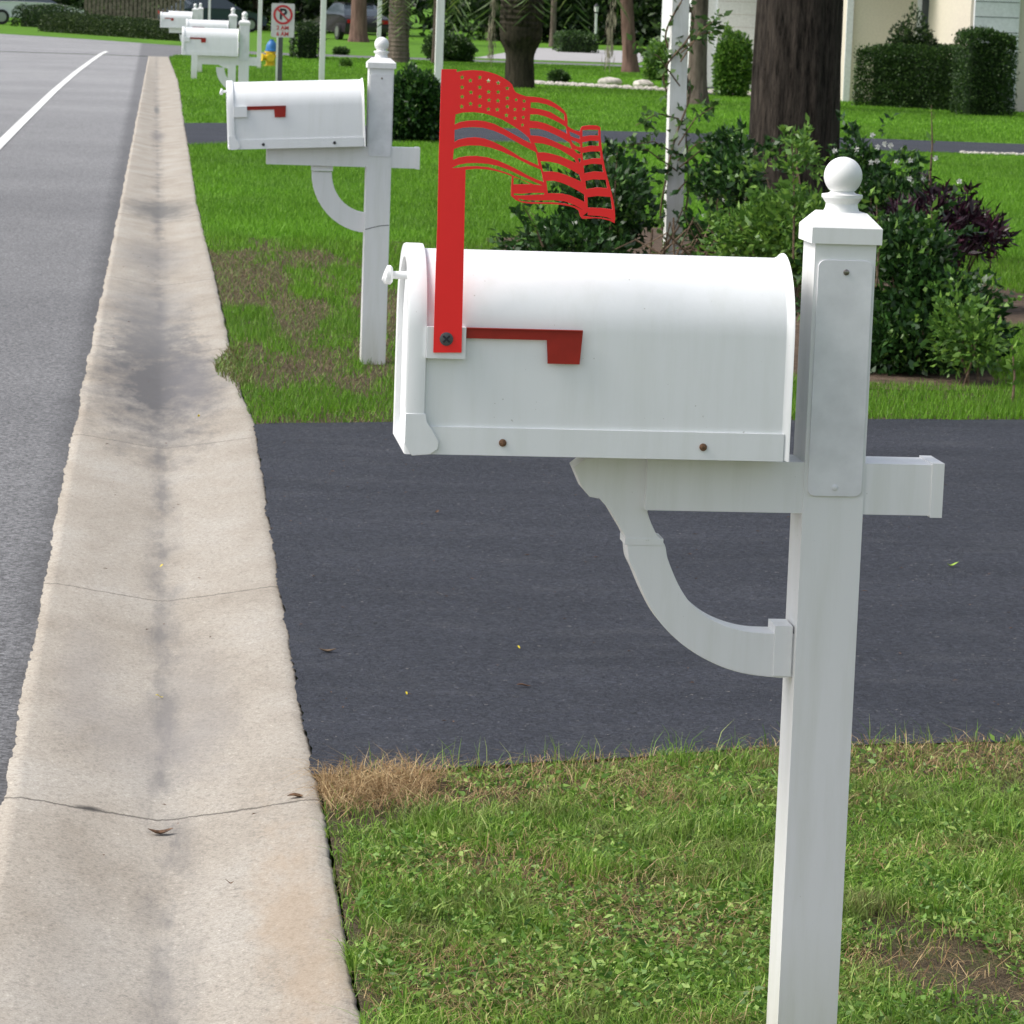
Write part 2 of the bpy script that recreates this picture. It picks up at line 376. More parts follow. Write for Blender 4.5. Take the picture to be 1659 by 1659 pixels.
def leaf_arrays(P, D, L, W, fold=.25):
    """one folded diamond leaf per point P pointing along D"""
    n = len(P); D = unit(D); rnd = unit(rng.normal(size=(n, 3))); A = unit(np.cross(D, rnd)); B = np.cross(D, A)
    L = np.broadcast_to(L, n)[:, None]; Wd = np.broadcast_to(W, n)[:, None]
    mid = P+D*L*.45
    V = np.stack([P, mid+A*Wd*.5+B*Wd*fold, P+D*L-B*L*.08, mid-A*Wd*.5+B*Wd*fold], 1).reshape(-1, 3)
    return V, np.arange(n*4).reshape(n, 4)
def blades(name, P, h, wd, lean, m, curl=.5, two=True, parent=None):
    n = len(P); ang = rng.uniform(0, 2*PI, n); la = rng.uniform(0, 2*PI, n)
    side = np.stack([np.cos(ang), np.sin(ang), np.zeros(n)], 1)
    ld = np.stack([np.cos(la), np.sin(la), np.zeros(n)], 1)*(lean*rng.uniform(.1, 1.2, n))[:, None]
    h = np.broadcast_to(h, n)[:, None]; w_ = np.broadcast_to(wd, n)[:, None]
    up = np.array([[0, 0, 1.]])
    tip = P+(up*(1-.35*curl*rng.uniform(0, 1, (n, 1)))+ld)*h
    if two:
        mid = P+(up*.6+ld*.32)*h
        V = np.stack([P-side*w_*.5, P+side*w_*.5, mid+side*w_*.42, mid-side*w_*.42, tip+side*w_*.06, tip-side*w_*.06], 1).reshape(-1, 3)
        b = np.arange(n)[:, None]*6
        F = np.stack([b+np.array([[0, 1, 2, 3]]), b+np.array([[3, 2, 4, 5]])], 1).reshape(-1, 4)
    else:
        V = np.stack([P-side*w_*.5, P+side*w_*.5, tip], 1).reshape(-1, 3); F = np.arange(n*3).reshape(n, 3)
    return bulk(name, V, F, m, parent)
_tab = rng.uniform(size=(256, 256))
def vnoise(x, y, s):
    x = np.asarray(x)*s+37.3; y = np.asarray(y)*s+11.7
    i = np.floor(x).astype(int); j = np.floor(y).astype(int); fx = x-i; fy = y-j
    fx = fx*fx*(3-2*fx); fy = fy*fy*(3-2*fy); g = lambda a, b: _tab[a % 256, b % 256]
    return (g(i, j)*(1-fx)+g(i+1, j)*fx)*(1-fy)+(g(i, j+1)*(1-fx)+g(i+1, j+1)*fx)*fy
def fbm(x, y, s): return (vnoise(x, y, s)+.5*vnoise(x, y, s*2.1)+.25*vnoise(x, y, s*4.3))/1.75

# ------------------------------------------------------------------ ground, road, gutter, driveways
def interp(pts):
    ys = [p[1] for p in pts]; xs = [p[0] for p in pts]
    return lambda y: np.interp(y, ys, xs)
gutL = interp([(-.245, 0), (-.245, 8), (-.235, 12), (-.215, 18), (-.18, 30), (-.10, 60), (-.04, 82), (-.04, 200)])
gutR = interp([(.338, 0), (.338, 5), (.350, 6.3), (.350, 6.9), (.362, 8.6), (.398, 12), (.372, 12.9), (.372, 18), (.362, 25), (.40, 34), (.42, 41), (.47, 52), (.50, 61), (.45, 82), (.45, 200)])
gutC = interp([(.045, 0), (.05, 6), (.07, 12), (.09, 27), (.105, 60), (.11, 90)])
def sheet(name, poly, z, m, kind='structure'):
    bm = bmesh.new(); bm.faces.new([bm.verts.new((x, y, z)) for x, y in poly])
    bmesh.ops.triangulate(bm, faces=bm.faces)
    for f in bm.faces:
        f.normal_update()
        if f.normal.z < 0: f.normal_flip()
    me = bpy.data.meshes.new(name); bm.to_mesh(me); bm.free()
    return tag(link_mesh(name, me, m), kind=kind)
sheet('ground', [(-1500, -1500), (1500, -1500), (1500, 1500), (-1500, 1500)], -.12, M['lawn'])

def grid(name, ys, cols, zf, m):
    """rows along the street; cols(y) -> x positions; zf(x, y) -> height"""
    V = []; nx = len(cols(ys[0]))
    for y in ys:
        for x in cols(y): V.append((x, y, zf(x, y)))
    V = np.array(V); i = np.arange(len(ys)-1)[:, None]*nx+np.arange(nx-1)[None, :]
    F = np.stack([i, i+1, i+1+nx, i+nx], -1).reshape(-1, 4)
    return tag(bulk(name, V, F, m, smooth=True), kind='structure')
def jl(y): return (float(fbm(3, y, 3))-.5)*.022+(float(vnoise(9, y, 31))-.5)*.007+(float(vnoise(9, y, 70))-.5)*.006
ysg = list(np.arange(1.0, 3, .1))+list(np.arange(3, 13, .008))+list(np.arange(13, 20, .03))+list(np.arange(20, 84, .25))
def gcols(y):
    l, c, r = float(gutL(y))+jl(y), float(gutC(y)), float(gutR(y))+(float(fbm(15, y, 3))-.5)*.012+(float(vnoise(19, y, 45))-.5)*.005
    l0, r0_ = float(gutL(y)), float(gutR(y))
    return [l, l, l0+.03, l0+(c-l0)*.4, l0+(c-l0)*.8, c-.012, c+.012, c+(r0_-c)*.2, c+(r0_-c)*.6, r0_-.03, r-.008, r, r]
def gz(x, y): return 0
V = []; nx = 13
for y in ysg:
    cs = gcols(y)
    fl_ = 1 if y < 60 else max(0, 1-(y-60)/22)
    zs = [-.03, .002, .003, -.012*fl_, -.031*fl_, -.038*fl_, -.038*fl_, -.031*fl_, -.012*fl_, .004, .004, -.001, -.03]
    V += [(x, y, z) for x, z in zip(cs, zs)]
i = np.arange(len(ysg)-1)[:, None]*nx+np.arange(nx-1)[None, :]
tag(bulk('gutter', np.array(V), np.stack([i, i+1, i+1+nx, i+nx], -1).reshape(-1, 4), M['concrete']), kind='structure')

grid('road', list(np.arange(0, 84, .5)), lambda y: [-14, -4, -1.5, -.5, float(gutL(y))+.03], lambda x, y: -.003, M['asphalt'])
sheet('cross_street', [(-40, 84), (-.05, 84), (.0, 82), (.45, 82), (.62, 86), (1.2, 89.2), (3, 91.2), (9, 92), (30, 93), (30, 96.5), (9, 95.2), (3.2, 96), (1.9, 99.5), (.85, 103), (-1.83, 109.8), (-3.78, 114), (-12, 128), (-40, 150)], -.002, M['asphalt'])
# faded lane line with its bend at the corner
ln = [(-1.44, 4), (-1.44, 40), (-1.43, 52), (-1.38, 64), (-1.28, 76), (-1.19, 85), (-1.10, 89)]
sheet('lane_line', [(x-.055, y) for x, y in ln]+[(x+.055, y-(1.2 if y > 88 else 0)) for x, y in ln[::-1]], .003, M['linepaint'])

drvN = interp([(0, 0)]) ; nearE = lambda x: np.interp(x, [.3, .45, .756, .98, 1.33, 1.85, 6], [6.46, 6.46, 6.58, 6.64, 6.77, 6.84, 7.3])
farE = lambda x: np.interp(x, [.3, .40, .90, 2.7, 3.3, 12], [11.93, 11.97, 12.09, 12.5, 12.6, 14.5])
near2 = lambda x: np.interp(x, [.3, .79, 2.7, 3.42, 5.33, 8.24, 9.95, 30], [34.4, 35.2, 36.9, 37.5, 38.2, 38.7, 38.9, 40])
far2 = lambda x: np.interp(x, [.3, .9, 2.7, 3.7, 6.2, 9.2, 10.8, 30], [40.4, 40.9, 41.6, 42.0, 42.4, 42.6, 42.3, 43])
def drive(name, n0, f0, xmax, z, edge=.006, step=.02):
    """driveway whose street end is a ragged tongue of sealer over the gutter's lip"""
    ys = np.linspace(float(n0(.35))-.1, float(f0(.4))+.1, 220)
    left = [(float(gutR(y))-.006+(float(vnoise(40, y, 9))-.5)*.016+(float(vnoise(44, y, 40))-.5)*.012, float(y)) for y in ys if n0(.37) <= y <= f0(.37)]
    xs = np.linspace(.37, xmax, 90)
    top = [(float(x), float(f0(x))+(float(vnoise(x, 5, 9))-.5)*.03) for x in xs[1:]]
    bot = [(float(x), float(n0(x))+(float(vnoise(x, 8, 12))-.5)*.02) for x in xs[::-1][:-1]]
    return sheet(name, left+top+bot, z, M['seal'])
drive('driveway', nearE, farE, 6, .009)
drive('far_driveway', near2, far2, 30, .009)
sheet('garage_driveway', [(10.2, 63.2), (12.5, 62.4), (12.5, 69.8), (11.0, 69.8), (10.0, 66)], .009, M['seal'])
sheet('side_road', [(9.2, 98), (9.6, 100), (13, 120), (14.5, 128), (22, 128), (17.5, 118), (14.0, 98)], .009, M['oldroad'])

# lawns: gently uneven sheets between the driveways, flush with the gutter's edge
def lawn(name, x_left, ya, yb, xmax, m, step=.06, amp=.012, nxs=40):
    ts = np.linspace(0, 1, max(4, int(round((18 if step > .2 else 60)))))
    xs = np.unique(np.concatenate([np.linspace(0, 1, nxs)**1.6]))
    V = []
    for t_ in ts:
        for s_ in xs:
            y0 = ya(.4) + (yb(.4)-ya(.4))*t_
            xl = float(x_left(y0)); x = xl+(xmax-xl)*s_
            y = float(ya(x))+(float(yb(x))-float(ya(x)))*t_
            x = max(x, float(x_left(y))) if s_ > 0 else float(x_left(y))
            z = .002+(float(fbm(x, y, 1.5))-.5)*amp*2*min(1, s_*6)
            V.append((x, y, z))
    n = len(xs); i = np.arange(len(ts)-1)[:, None]*n+np.arange(n-1)[None, :]
    return tag(bulk(name, np.array(V), np.stack([i, i+1, i+1+n, i+n], -1).reshape(-1, 4), m, smooth=True), kind='structure')
lawn('near_lawn', lambda y: gutR(y)+.004, lambda x: 0*x+1.0, nearE, 6, M['soil'])
lawn('verge', lambda y: gutR(y)+.004, farE, lambda x: 0*x+21.5, 12, M['soil'], amp=.003)
lawn('middle_lawn', lambda y: gutR(y)+.004, lambda x: 0*x+21.5, near2, 30, M['lawn'], amp=.003)
lawn('back_lawn', lambda y: gutR(y)+.004, far2, lambda x: 0*x+81.5, 60, M['lawn'], step=.3, amp=.02)
sheet('corner_lawn', [(.46, 81.5), (60, 81.5), (60, 91), (3, 91.1), (1.2, 89.1), (.62, 85.9)], .001, M['lawn'])
sheet('far_lawn', [(-60, 170), (-12, 128.1), (-3.78, 114.1), (-1.83, 109.9), (.85, 103.1), (1.9, 99.6), (3.2, 96.1), (9, 95.3), (60, 97), (200, 400), (-200, 400)], -.001, M['lawn'])
# planted bed
bedpoly = [(2.05, 15.2), (2.5, 13.9), (2.9, 13.6), (3.55, 13.55), (3.75, 14.6), (3.95, 16.3), (4.7, 16.7), (5.0, 18.5), (4.6, 21), (3.4, 24), (2.2, 22), (1.9, 18.5)]
bp_ = []
for k in range(len(bedpoly)):
    a_, b_ = Vector(bedpoly[k]), Vector(bedpoly[(k+1) % len(bedpoly)])
    for q in range(24):
        p_ = a_.lerp(b_, q/24); bp_.append((p_.x+(float(fbm(p_.x, p_.y, 4))-.5)*.22, p_.y+(float(fbm(p_.x+9, p_.y, 4))-.5)*.22))
sheet('planting_bed', bp_, .0075, M['mulch'])
inbed = [(3.2+(x-3.2)*.94, 18.5+(y-18.5)*.965) for x, y in bedpoly]
def in_poly(x, y, poly):
    c = np.zeros(len(x), bool); n = len(poly)
    for k in range(n):
        x1, y1 = poly[k]; x2, y2 = poly[(k+1) % n]
        if y1 == y2: continue
        c ^= ((y1 > y) != (y2 > y)) & (x < (x2-x1)*(y-y1)/(y2-y1)+x1)
    return c

# ------------------------------------------------------------------ grass
def scatter(n, x0f, x1f, y0, y1, pw):
    """points with density falling with distance"""
    u = rng.uniform(size=n); a = 2-pw
    Y = (y0**a+u*(y1**a-y0**a))**(1/a) if abs(a) > 1e-6 else y0*(y1/y0)**u
    X0 = x0f(Y); X1 = x1f(Y); X = X0+(X1-X0)*rng.uniform(size=n); return X, Y
rightlim = lambda Y: .285*Y+.35
def P3(X, Y, z=.0): return np.stack([X, Y, np.full(len(X), z)], 1)
# near verge
X, Y = scatter(210000, lambda y: gutR(y)-.004, rightlim, 4.3, 7.2, .6)
ok = Y < nearE(X)-.035+(vnoise(X, Y, 14)-.4)*.09
d = fbm(X, Y, 3.2); bare = (d < .43) & (rng.uniform(size=len(X)) < .80)
edge = (X < gutR(Y)+.03) & (vnoise(X*0, Y, 6) < .62)
corner = in_poly(X, Y, [(.33, 6.0), (.50, 6.08), (.62, 6.3), (.55, 6.6), (.33, 6.6)])
dirt = (X-1.299)**2/.13**2+(Y-5.149)**2/.30**2 < .6+.8*vnoise(X, Y, 9)
ok &= ~bare & ~(edge & (rng.uniform(size=len(X)) < .85)) & ~(corner & (rng.uniform(size=len(X)) < .8)) & ~(dirt & (rng.uniform(size=len(X)) < .85))
X, Y = X[ok], Y[ok]; n = len(X)
hh = (.010+.028*rng.uniform(size=n)**1.8)*(.45+1.1*fbm(X, Y, 5))*1.12
tuft = fbm(X+5, Y, 9) > .56; hh = np.where(tuft, hh*1.25, hh*.75)
ob = blades('near_grass', P3(X, Y), hh, rng.uniform(.0010, .0030, n), np.where(tuft, .9, 1.9), M['grass_near'], .9); tag(ob, kind='stuff', label='short patchy green lawn grass beside the gutter in the foreground', cat='grass')
# broad weeds between the blades
X, Y = scatter(70000, lambda y: gutR(y)+.012, rightlim, 4.3, 7.0, .6)
ok = (Y < nearE(X)-.05) & (fbm(X, Y, 5.5) > .42+.12*rng.uniform(size=len(X))) & (rng.uniform(size=len(X)) < np.clip((6.9-Y)/1.2, .12, 1)) & ~in_poly(X, Y, [(.33, 6.0), (.50, 6.08), (.62, 6.3), (.55, 6.6), (.33, 6.6)])
ok &= ~((X-1.299)**2/.13**2+(Y-5.149)**2/.30**2 < .5)
X, Y = X[ok], Y[ok]; n = len(X); P = P3(X, Y); P[:, 2] = rng.uniform(.004, .028, n)
D = rng.normal(size=(n, 3)); D[:, 2] = np.abs(D[:, 2])*.35+.1
V, F = leaf_arrays(P, D, (.006+.020*rng.uniform(size=n)**2), (.003+.008*rng.uniform(size=n)**1.5), .12)
tag(bulk('weeds', V, F, M['weed']), kind='stuff', label='low broad leaved weeds growing through the near lawn', cat='weeds')
# taller seed stalks leaning over the driveway edge
X = rng.uniform(.4, 2.2, 260); Y = nearE(X)-rng.uniform(-.02, .12, 260); n = len(X)
tag(blades('seed_grass', P3(X, Y), rng.uniform(.04, .085, n), .0016, .7, M['grass_near'], .5), kind='stuff', label='thin taller grass stalks fringing the near driveway edge', cat='grass')
# dry straw at the driveway corner and in thin places
X = rng.uniform(.35, .56, 1500); Y = 6.30+rng.normal(size=1500)*.085+(X-.36)*.45; ok = (Y < nearE(X)+.01) & (Y > 6.04) & (Y > 6.04+(X-.5)*1.2); X, Y = X[ok], Y[ok]; n = len(X)
P = P3(X, Y); P[:, 2] = rng.uniform(0, .02, n)
tag(blades('dry_straw', P, rng.uniform(.02, .055, n), .0016, 2.6, M['straw'], 2.6), kind='stuff', label='heap of tan dead grass at the driveway corner by the gutter', cat='straw')
X, Y = scatter(34000, lambda y: gutR(y)+.01, rightlim, 4.3, 7.0, .6); ok = (Y < nearE(X)) & ~(((X-1.299)**2/.13**2+(Y-5.149)**2/.30**2 < .8) & (rng.uniform(size=len(X)) < .7)) & (fbm(X, Y, 3.2) < .40+.30*rng.uniform(size=len(X))); X, Y = X[ok], Y[ok]; n = len(X)
P = P3(X, Y); P[:, 2] = rng.uniform(.002, .014, n)
tag(blades('dead_grass', P, rng.uniform(.010, .035, n), .0015, 2.4, M['straw'], 2.3), kind='stuff', label='dead tan blades in the thin spots of the near lawn', cat='grass')

# verge beyond the driveway: thin brown patch, then lush lawn
def brownpatch(X, Y):
    core_ = 1.15-np.abs((Y-17.2)/3.9)**2-(np.clip(X-.95, 0, 9)/.55)**2
    return np.clip((core_+(fbm(X*1.6, Y*.32, 2.4)-.5)*3.6-.45)*1.5, 0, 1)
X, Y = scatter(520000, lambda y: gutR(y)-.012+.02*vnoise(y*0, y, 4), rightlim, 12.0, 38.5, 1.45)
ok = (Y > farE(X)-(vnoise(X, Y, 9)-.5)*.06) & (Y < near2(X)+.02) & ~in_poly(X, Y, inbed)
bp = brownpatch(X, Y)
edgebare = (X < 2.2) & (Y < farE(X)+.20+.25*vnoise(X, Y*0, 2)) & (rng.uniform(size=len(X)) < .55)
ok &= ~(rng.uniform(size=len(X)) < bp*.93) & ~edgebare
X, Y = X[ok], Y[ok]; bp = bp[ok]; n = len(X)
hh = (.022+.03*rng.uniform(size=n))*np.where(Y < 22, .45+1.2*fbm(X, Y*.5, 3.5), 1.0)
tag(blades('lawn_grass', P3(X, Y), hh, .0022+.00016*Y, .55, M['grass_mid'], .5, two=False), kind='stuff', label='lush green lawn between the two dark driveways', cat='grass')
X, Y = scatter(60000, lambda y: gutR(y), lambda y: gutR(y)*0+2.6, 12.0, 21.0, .8)
ok = (Y > farE(X)) & ((brownpatch(X, Y) > rng.uniform(size=len(X))) | ((Y < farE(X)+.5) & (rng.uniform(size=len(X)) < .5))) & ~in_poly(X, Y, inbed); X, Y = X[ok], Y[ok]; n = len(X)
tag(blades('thin_brown_grass', P3(X, Y), rng.uniform(.012, .03, n), .0045, 1.1, M['grass_dry'], 1.2, two=False), kind='stuff', label='thin browned grass patch around the foot of the second mailbox post', cat='grass')
X = .365+rng.uniform(-.10, .06, 1500); Y = rng.normal(13.75, .45, 1500); ok = (X > .36-.085*np.exp(-((Y-13.8)/.45)**2)*(.6+.8*vnoise(X*0, Y, 3))) & (Y > 12.6); X, Y = X[ok], Y[ok]; n = len(X)
P = P3(X, Y); P[:, 2] = rng.uniform(0, .02, n)
tag(blades('overhanging_grass', P, rng.uniform(.015, .04, n), .004, 1.4, M['grass_over'], 1.3), kind='stuff', label='ragged brownish tuft spilling over the gutter lip beyond the driveway', cat='grass')
X, Y = scatter(300000, lambda y: gutR(y)-.02+.05*vnoise(y*0, y, 2), rightlim, 40.3, 91, 1.5)
ok = ((Y > far2(X)-.05) & (Y < np.interp(X, [.4, .62, 1.2, 3, 9], [81.8, 85.8, 89, 91, 91.9]))) & ~in_poly(X, Y, [(10.2, 63.2), (12.5, 62.4), (12.5, 69.8), (11.0, 69.8), (10.0, 66)])
X, Y = X[ok], Y[ok]; n = len(X)
tag(blades('distant_grass', P3(X, Y), rng.uniform(.03, .055, n), .004+.00022*Y, .5, M['grass_mid'], .4, two=False), kind='stuff', label='bright lawn beyond the far driveway up to the houses', cat='grass')

# ------------------------------------------------------------------ mailboxes
BOXLABEL = {}
def arch(w_, z0, z1, cy, n=18, grow=0):
    """mailbox section: straight sides, round top"""
    r = w_/2+grow; zc = z1+grow-r; pts = [(cy-r, z0-grow*.3), (cy-r, zc)]
    pts += [(cy-r*math.cos(PI*k/n), zc+r*math.sin(PI*k/n)) for k in range(1, n)]
    pts += [(cy+r, zc), (cy+r, z0-grow*.3)]
    return pts
def round_rect(x0, x1, z0, z1, r, lean=0, n=6):
    pts = []
    for cx, cz, a0 in ((x1-r, z1-r, 0), (x0+r, z1-r, 90), (x0+r, z0+r, 180), (x1-r, z0+r, 270)):
        for k in range(n+1):
            a = math.radians(a0+90*k/n); pts.append((cx+r*math.cos(a), cz+r*math.sin(a)))
    return pts
def screw(parent, x, y, z, r, m, slot=True):
    bm = bmesh.new()
    tube(bm, [(x, y+.001, z), (x, y-.0012, z), (x, y-.002, z)], [r, r, r*.75], 16)
    o = build('screw', bm, m, parent, smooth=True)
    return o
def make_mailbox(x0, x1, bz, bh, Y, px0, px1, post_top, ball_r, beam, brace, label, group, lod=0, tilt=0, cover=True, knob=True, depth=.205, red=None, zoff=0):
    """x0..x1 box along the beam, bz bottom height, Y centre line down the street, px0..px1 post"""
    t = empty('mailbox', ((px0+px1)/2, Y, 0), label, 'mailbox', group)
    pw = px1-px0; hw = pw/2; pc = (px0+px1)/2
    bm = bmesh.new(); box(bm, px0, px1, Y-hw, Y+hw, -.3, post_top+.004); build('post', bm, M['vinyl'], t, True, .004)
    cw = hw*1.15; z = post_top; br = ball_r
    bm = bmesh.new(); lathe(bm, pc, Y, [(cw, z-.002), (cw, z+.020), (cw*.94, z+.0235), (cw*.62, z+.040), (cw*.3, z+.0405)], square=True)
    cap = build('post_cap', bm, M['vinyl'], t, True, .002)
    n0 = z+.038; prof = [(br*.95, n0), (br*.95, n0+br*.10), (br*.86, n0+br*.28), (br*.83, n0+br*.50), (br*.98, n0+br*.72), (br*1.07, n0+br*.82), (br*1.07, n0+br*.98), (br*.72, n0+br*1.04), (br*.60, n0+br*1.14)]
    zc = n0+br*1.93
    prof += [(br*math.cos(a), zc+br*math.sin(a)) for a in np.linspace(math.radians(-52), math.radians(89), 16)]
    bm = bmesh.new(); lathe(bm, pc, Y, prof, 32 if lod == 0 else 16); build('finial', bm, M['vinyl'], t, True)
    # beam
    b0, b1, bz0, bz1 = beam; bd = hw*.94
    bm = bmesh.new(); box(bm, b0, px0+.001, Y-bd, Y+bd, bz0, bz1); box(bm, px1-.001, b1-.004, Y-bd, Y+bd, bz0, bz1)
    bo = build('support_beam', bm, M['vinyl'], t, True, .002)
    bm = bmesh.new(); box(bm, b1-.017, b1, Y-bd-.0025, Y+bd+.0025, bz0-.0025, bz1+.0025); build('end_cap', bm, M['vinyl'], bo, True, .002)
    # brace
    if brace:
        outline, foot = brace
        bt = .030
        br_ = plate('brace', [outline], Y, bt*2*.8, M['vinyl'], t, .001)
        if foot:
            bm = bmesh.new(); box(bm, foot[0], foot[1], Y-bt*.95, Y+bt*.95, foot[2], foot[3]); build('brace_foot', bm, M['vinyl'], br_, True, .0015)
        if len(foot or ()) > 4:
            bm = bmesh.new(); box(bm, foot[4], foot[5], Y-bt*.87, Y+bt*.87, foot[6], foot[7]); build('brace_collar', bm, M['vinyl'], br_, True, .001)
    # number cover plate
    if cover:
        cz0, cz1 = cover
        cp = plate('cover_plate', [round_rect(px0+.0055, px1-.0045, cz0, cz1, .010)], Y-hw-.0015, .003, M['shellwhite'], t, .0005)
        if lod < 2:
            screw(cp, pc+.0015, Y-hw-.0035, cz1-.016, .0042, M['screw']); screw(cp, pc+.0005, Y-hw-.0035, cz0+.012, .0042, M['shellwhite'])
    # box body
    W = depth; h = bh; sk = .038
    bm = bmesh.new()
    body = arch(W, bz+.004, bz+h, Y, 24 if lod == 0 else 12)
    sweep_profile(bm, lambda i: body, [x0+.012, x1-.006])
    bo = build('box_body', bm, M['boxpaint'], t, True)
    root = bo
    bm = bmesh.new()
    for y0_, y1_ in ((Y-W/2-.0035, Y-W/2+.002), (Y+W/2-.002, Y+W/2+.0035)): box(bm, x0+.030, x1-.008, y0_, y1_, bz, bz+sk)
    box(bm, x0+.030, x1-.008, Y-W/2+.0025, Y+W/2-.0025, bz-.0008, bz+.003)
    build('skirt', bm, M['boxpaint'], bo, True, .0018)
    bm = bmesh.new()
    g = [.0005, .0022, .0060, .0068]; xs = [x1-.010, x1-.006, x1-.0025, x1]
    sweep_profile(bm, lambda i: arch(W, bz+.002, bz+h, Y, 24 if lod == 0 else 12, g[i]), xs)
    build('rear_rim', bm, M['boxpaint'], bo, True)
    bm = bmesh.new()
    g = [.003, .0065, .0070, .0070, .0055]; xs = [x0+.028, x0+.0265, x0+.022, x0+.004, x0+.001]
    rings = [[bm.verts.new((x, y, z_)) for y, z_ in arch(W, bz+.002, bz+h, Y, 24 if lod == 0 else 12, gg)] for gg, x in zip(g, xs)]
    inner = [[bm.verts.new((x, y, z_)) for y, z_ in arch(W-.02, bz+.012, bz+h-.012, Y, 24 if lod == 0 else 12, 0)] for x in (x0+.002, x0+.009)]
    rr = rings+inner
    for a, b in zip(rr, rr[1:]):
        k = len(a)
        for q in range(k): bm.faces.new((a[q], a[(q+1) % k], b[(q+1) % k], b[q]))
    bm.faces.new(rr[0]); bm.faces.new(rr[-1][::-1])
    dr = build('box_door', bm, M['boxpaint'], t, True)
    # hinge lug at the bottom corner of the door
    hp = [(x0+.002, bz+.055), (x0+.028, bz+.055), (x0+.030, bz+.045), (x0+.040, bz+.030), (x0+.047, bz+.018), (x0+.046, bz+.008), (x0+.036, bz+.001), (x0+.012, bz-.001), (x0+.002, bz+.013)]
    plate('hinge', [hp], Y-W/2-.0055, .0035, M['boxpaint'], dr, .0008)
    if lod < 0: plate('hinge', [hp], Y+W/2+.0055, .0035, M['boxpaint'], dr, .0008)
    if knob:
        kz = bz+h*.86; bm = bmesh.new()
        tube(bm, [(x0+.010, Y, kz), (x0-.016, Y, kz)], .0055, 14)
        tube(bm, [(x0-.014, Y, kz), (x0-.017, Y, kz), (x0-.023, Y, kz), (x0-.026, Y, kz+.001)], [.010, .0135, .0135, .009], 20)
        build('door_knob', bm, M['boxpaint'], dr, True)
    if lod < 2:
        sc = M['rust'] if lod == 0 else M['black']
        for fx in (.232, .752):
            screw(bo, x0+.012+(x1-x0)*fx, Y-W/2-.0045, bz+sk*.47, .0052 if lod == 0 else .0065, sc)
    # flag holder and lowered red flag
    fz = bz+h*.565; fx = x0+.027; ms = .053
    bm = bmesh.new(); box(bm, fx, fx+ms, Y-W/2-.012, Y-W/2+.001, fz-.022, fz+.021); fm = build('flag_mount', bm, M['boxpaint'], bo, True, .003)
    fl = [(fx+ms*.7, fz+.021), (fx+.213, fz+.019), (fx+.210, fz-.026), (fx+.166, fz-.026), (fx+.164, fz+.006), (fx+ms*.7, fz+.006)]
    flag = plate('flag', [fl], Y-W/2-.0065, .0018, M['darkred'], t)
    bm = bmesh.new(); box(bm, fx+ms*.75, fx+.2125, Y-W/2-.0105, Y-W/2-.0062, fz+.0192, fz+.0208); build('flag_lip', bm, M['darkred'], flag)
    if tilt:
        # the box sits nose down: lean body and everything fixed to it
        piv = Vector((x1-((px0+px1)/2), 0, bz)); R_ = Matrix.Translation(piv) @ Matrix.Rotation(tilt, 4, 'Y') @ Matrix.Translation(-piv)
        for o in [c for c in t.children if c.name.split('.')[0] in ('box_body', 'box_door', 'flag')]:
            for q in [o]+list(o.children_recursive): q.data.transform(R_)
    if zoff: t.location.z = zoff
    return t, bo

grp = 'white mailboxes on white posts along the kerb'
# nearest mailbox; its centre line is 4.68 m away
Yc = 4.68
def L2(pts, Y): return [at(a, b, Y) for a, b in pts]
xa, zb = at(641, 733, Yc-.1); xb, _ = at(1297, 745, Yc-.1)
bz1 = .892
brace1 = L2([(930, 757), (948, 743), (1040, 740), (1075, 764), (1105, 780), (1140, 808), (1095, 811), (1052, 811), (1047, 828), (1060, 862), (1075, 882), (1080, 905), (1094, 940), (1108, 965), (1125, 985), (1150, 1003), (1180, 1016), (1215, 1024), (1262, 1026), (1290, 1027), (1290, 1095), (1262, 1096), (1200, 1088), (1150, 1070), (1105, 1042), (1068, 1005), (1045, 965), (1028, 925), (1019, 905), (1016, 880), (1010, 862), (988, 825), (971, 806), (955, 803), (944, 790)], Yc-.02)
def smooth_part(p, i0, i1, k=5):
    """Catmull-Rom points between indices i0 and i1 of a closed outline"""
    out = []
    for i in range(len(p)):
        out.append(p[i])
        if i0 <= i < i1:
            q = [p[(i+d) % len(p)] for d in (-1, 0, 1, 2)]
            for j in range(1, k):
                u = j/k; out.append(tuple(.5*(2*q[1][c]+(q[2][c]-q[0][c])*u+(2*q[0][c]-5*q[1][c]+4*q[2][c]-q[3][c])*u*u+(3*q[1][c]-q[0][c]-3*q[2][c]+q[3][c])*u**3) for c in (0, 1)))
    return out
brace1 = smooth_part(smooth_part(brace1, 21, 30), 8, 18)
fx0, fz0 = at(1255, 1098, Yc-.04); fx1, fz1 = at(1290, 1017, Yc-.04)
cx0, cz0 = at(1016, 883, Yc-.04); cx1, cz1 = at(1076, 878, Yc-.04)
bx, _ = at(1048, 800, Yc-.045); be, bt0 = at(1524, 838, Yc-.045); _, bt1 = at(1524, 742, Yc-.045)
p0, _ = at(1303, 800, Yc-.045); p1, ptop = at(1404, 388, Yc-.045)
p0, p1 = .921, 1.011
near_box, near_body = make_mailbox(.353, .886, .893, .273, Yc, .9215, 1.0075, 1.193, .0268, (bx, 1.121, .812, .884),
    (brace1, (fx0, .9185, fz0, fz1, cx0-.001, cx1+.001, cz0-.002, cz1+.002)), 'nearest white mailbox, with a tall bright red metal flag cut-out screwed to its side', grp, 0, 0, (.838, 1.168))

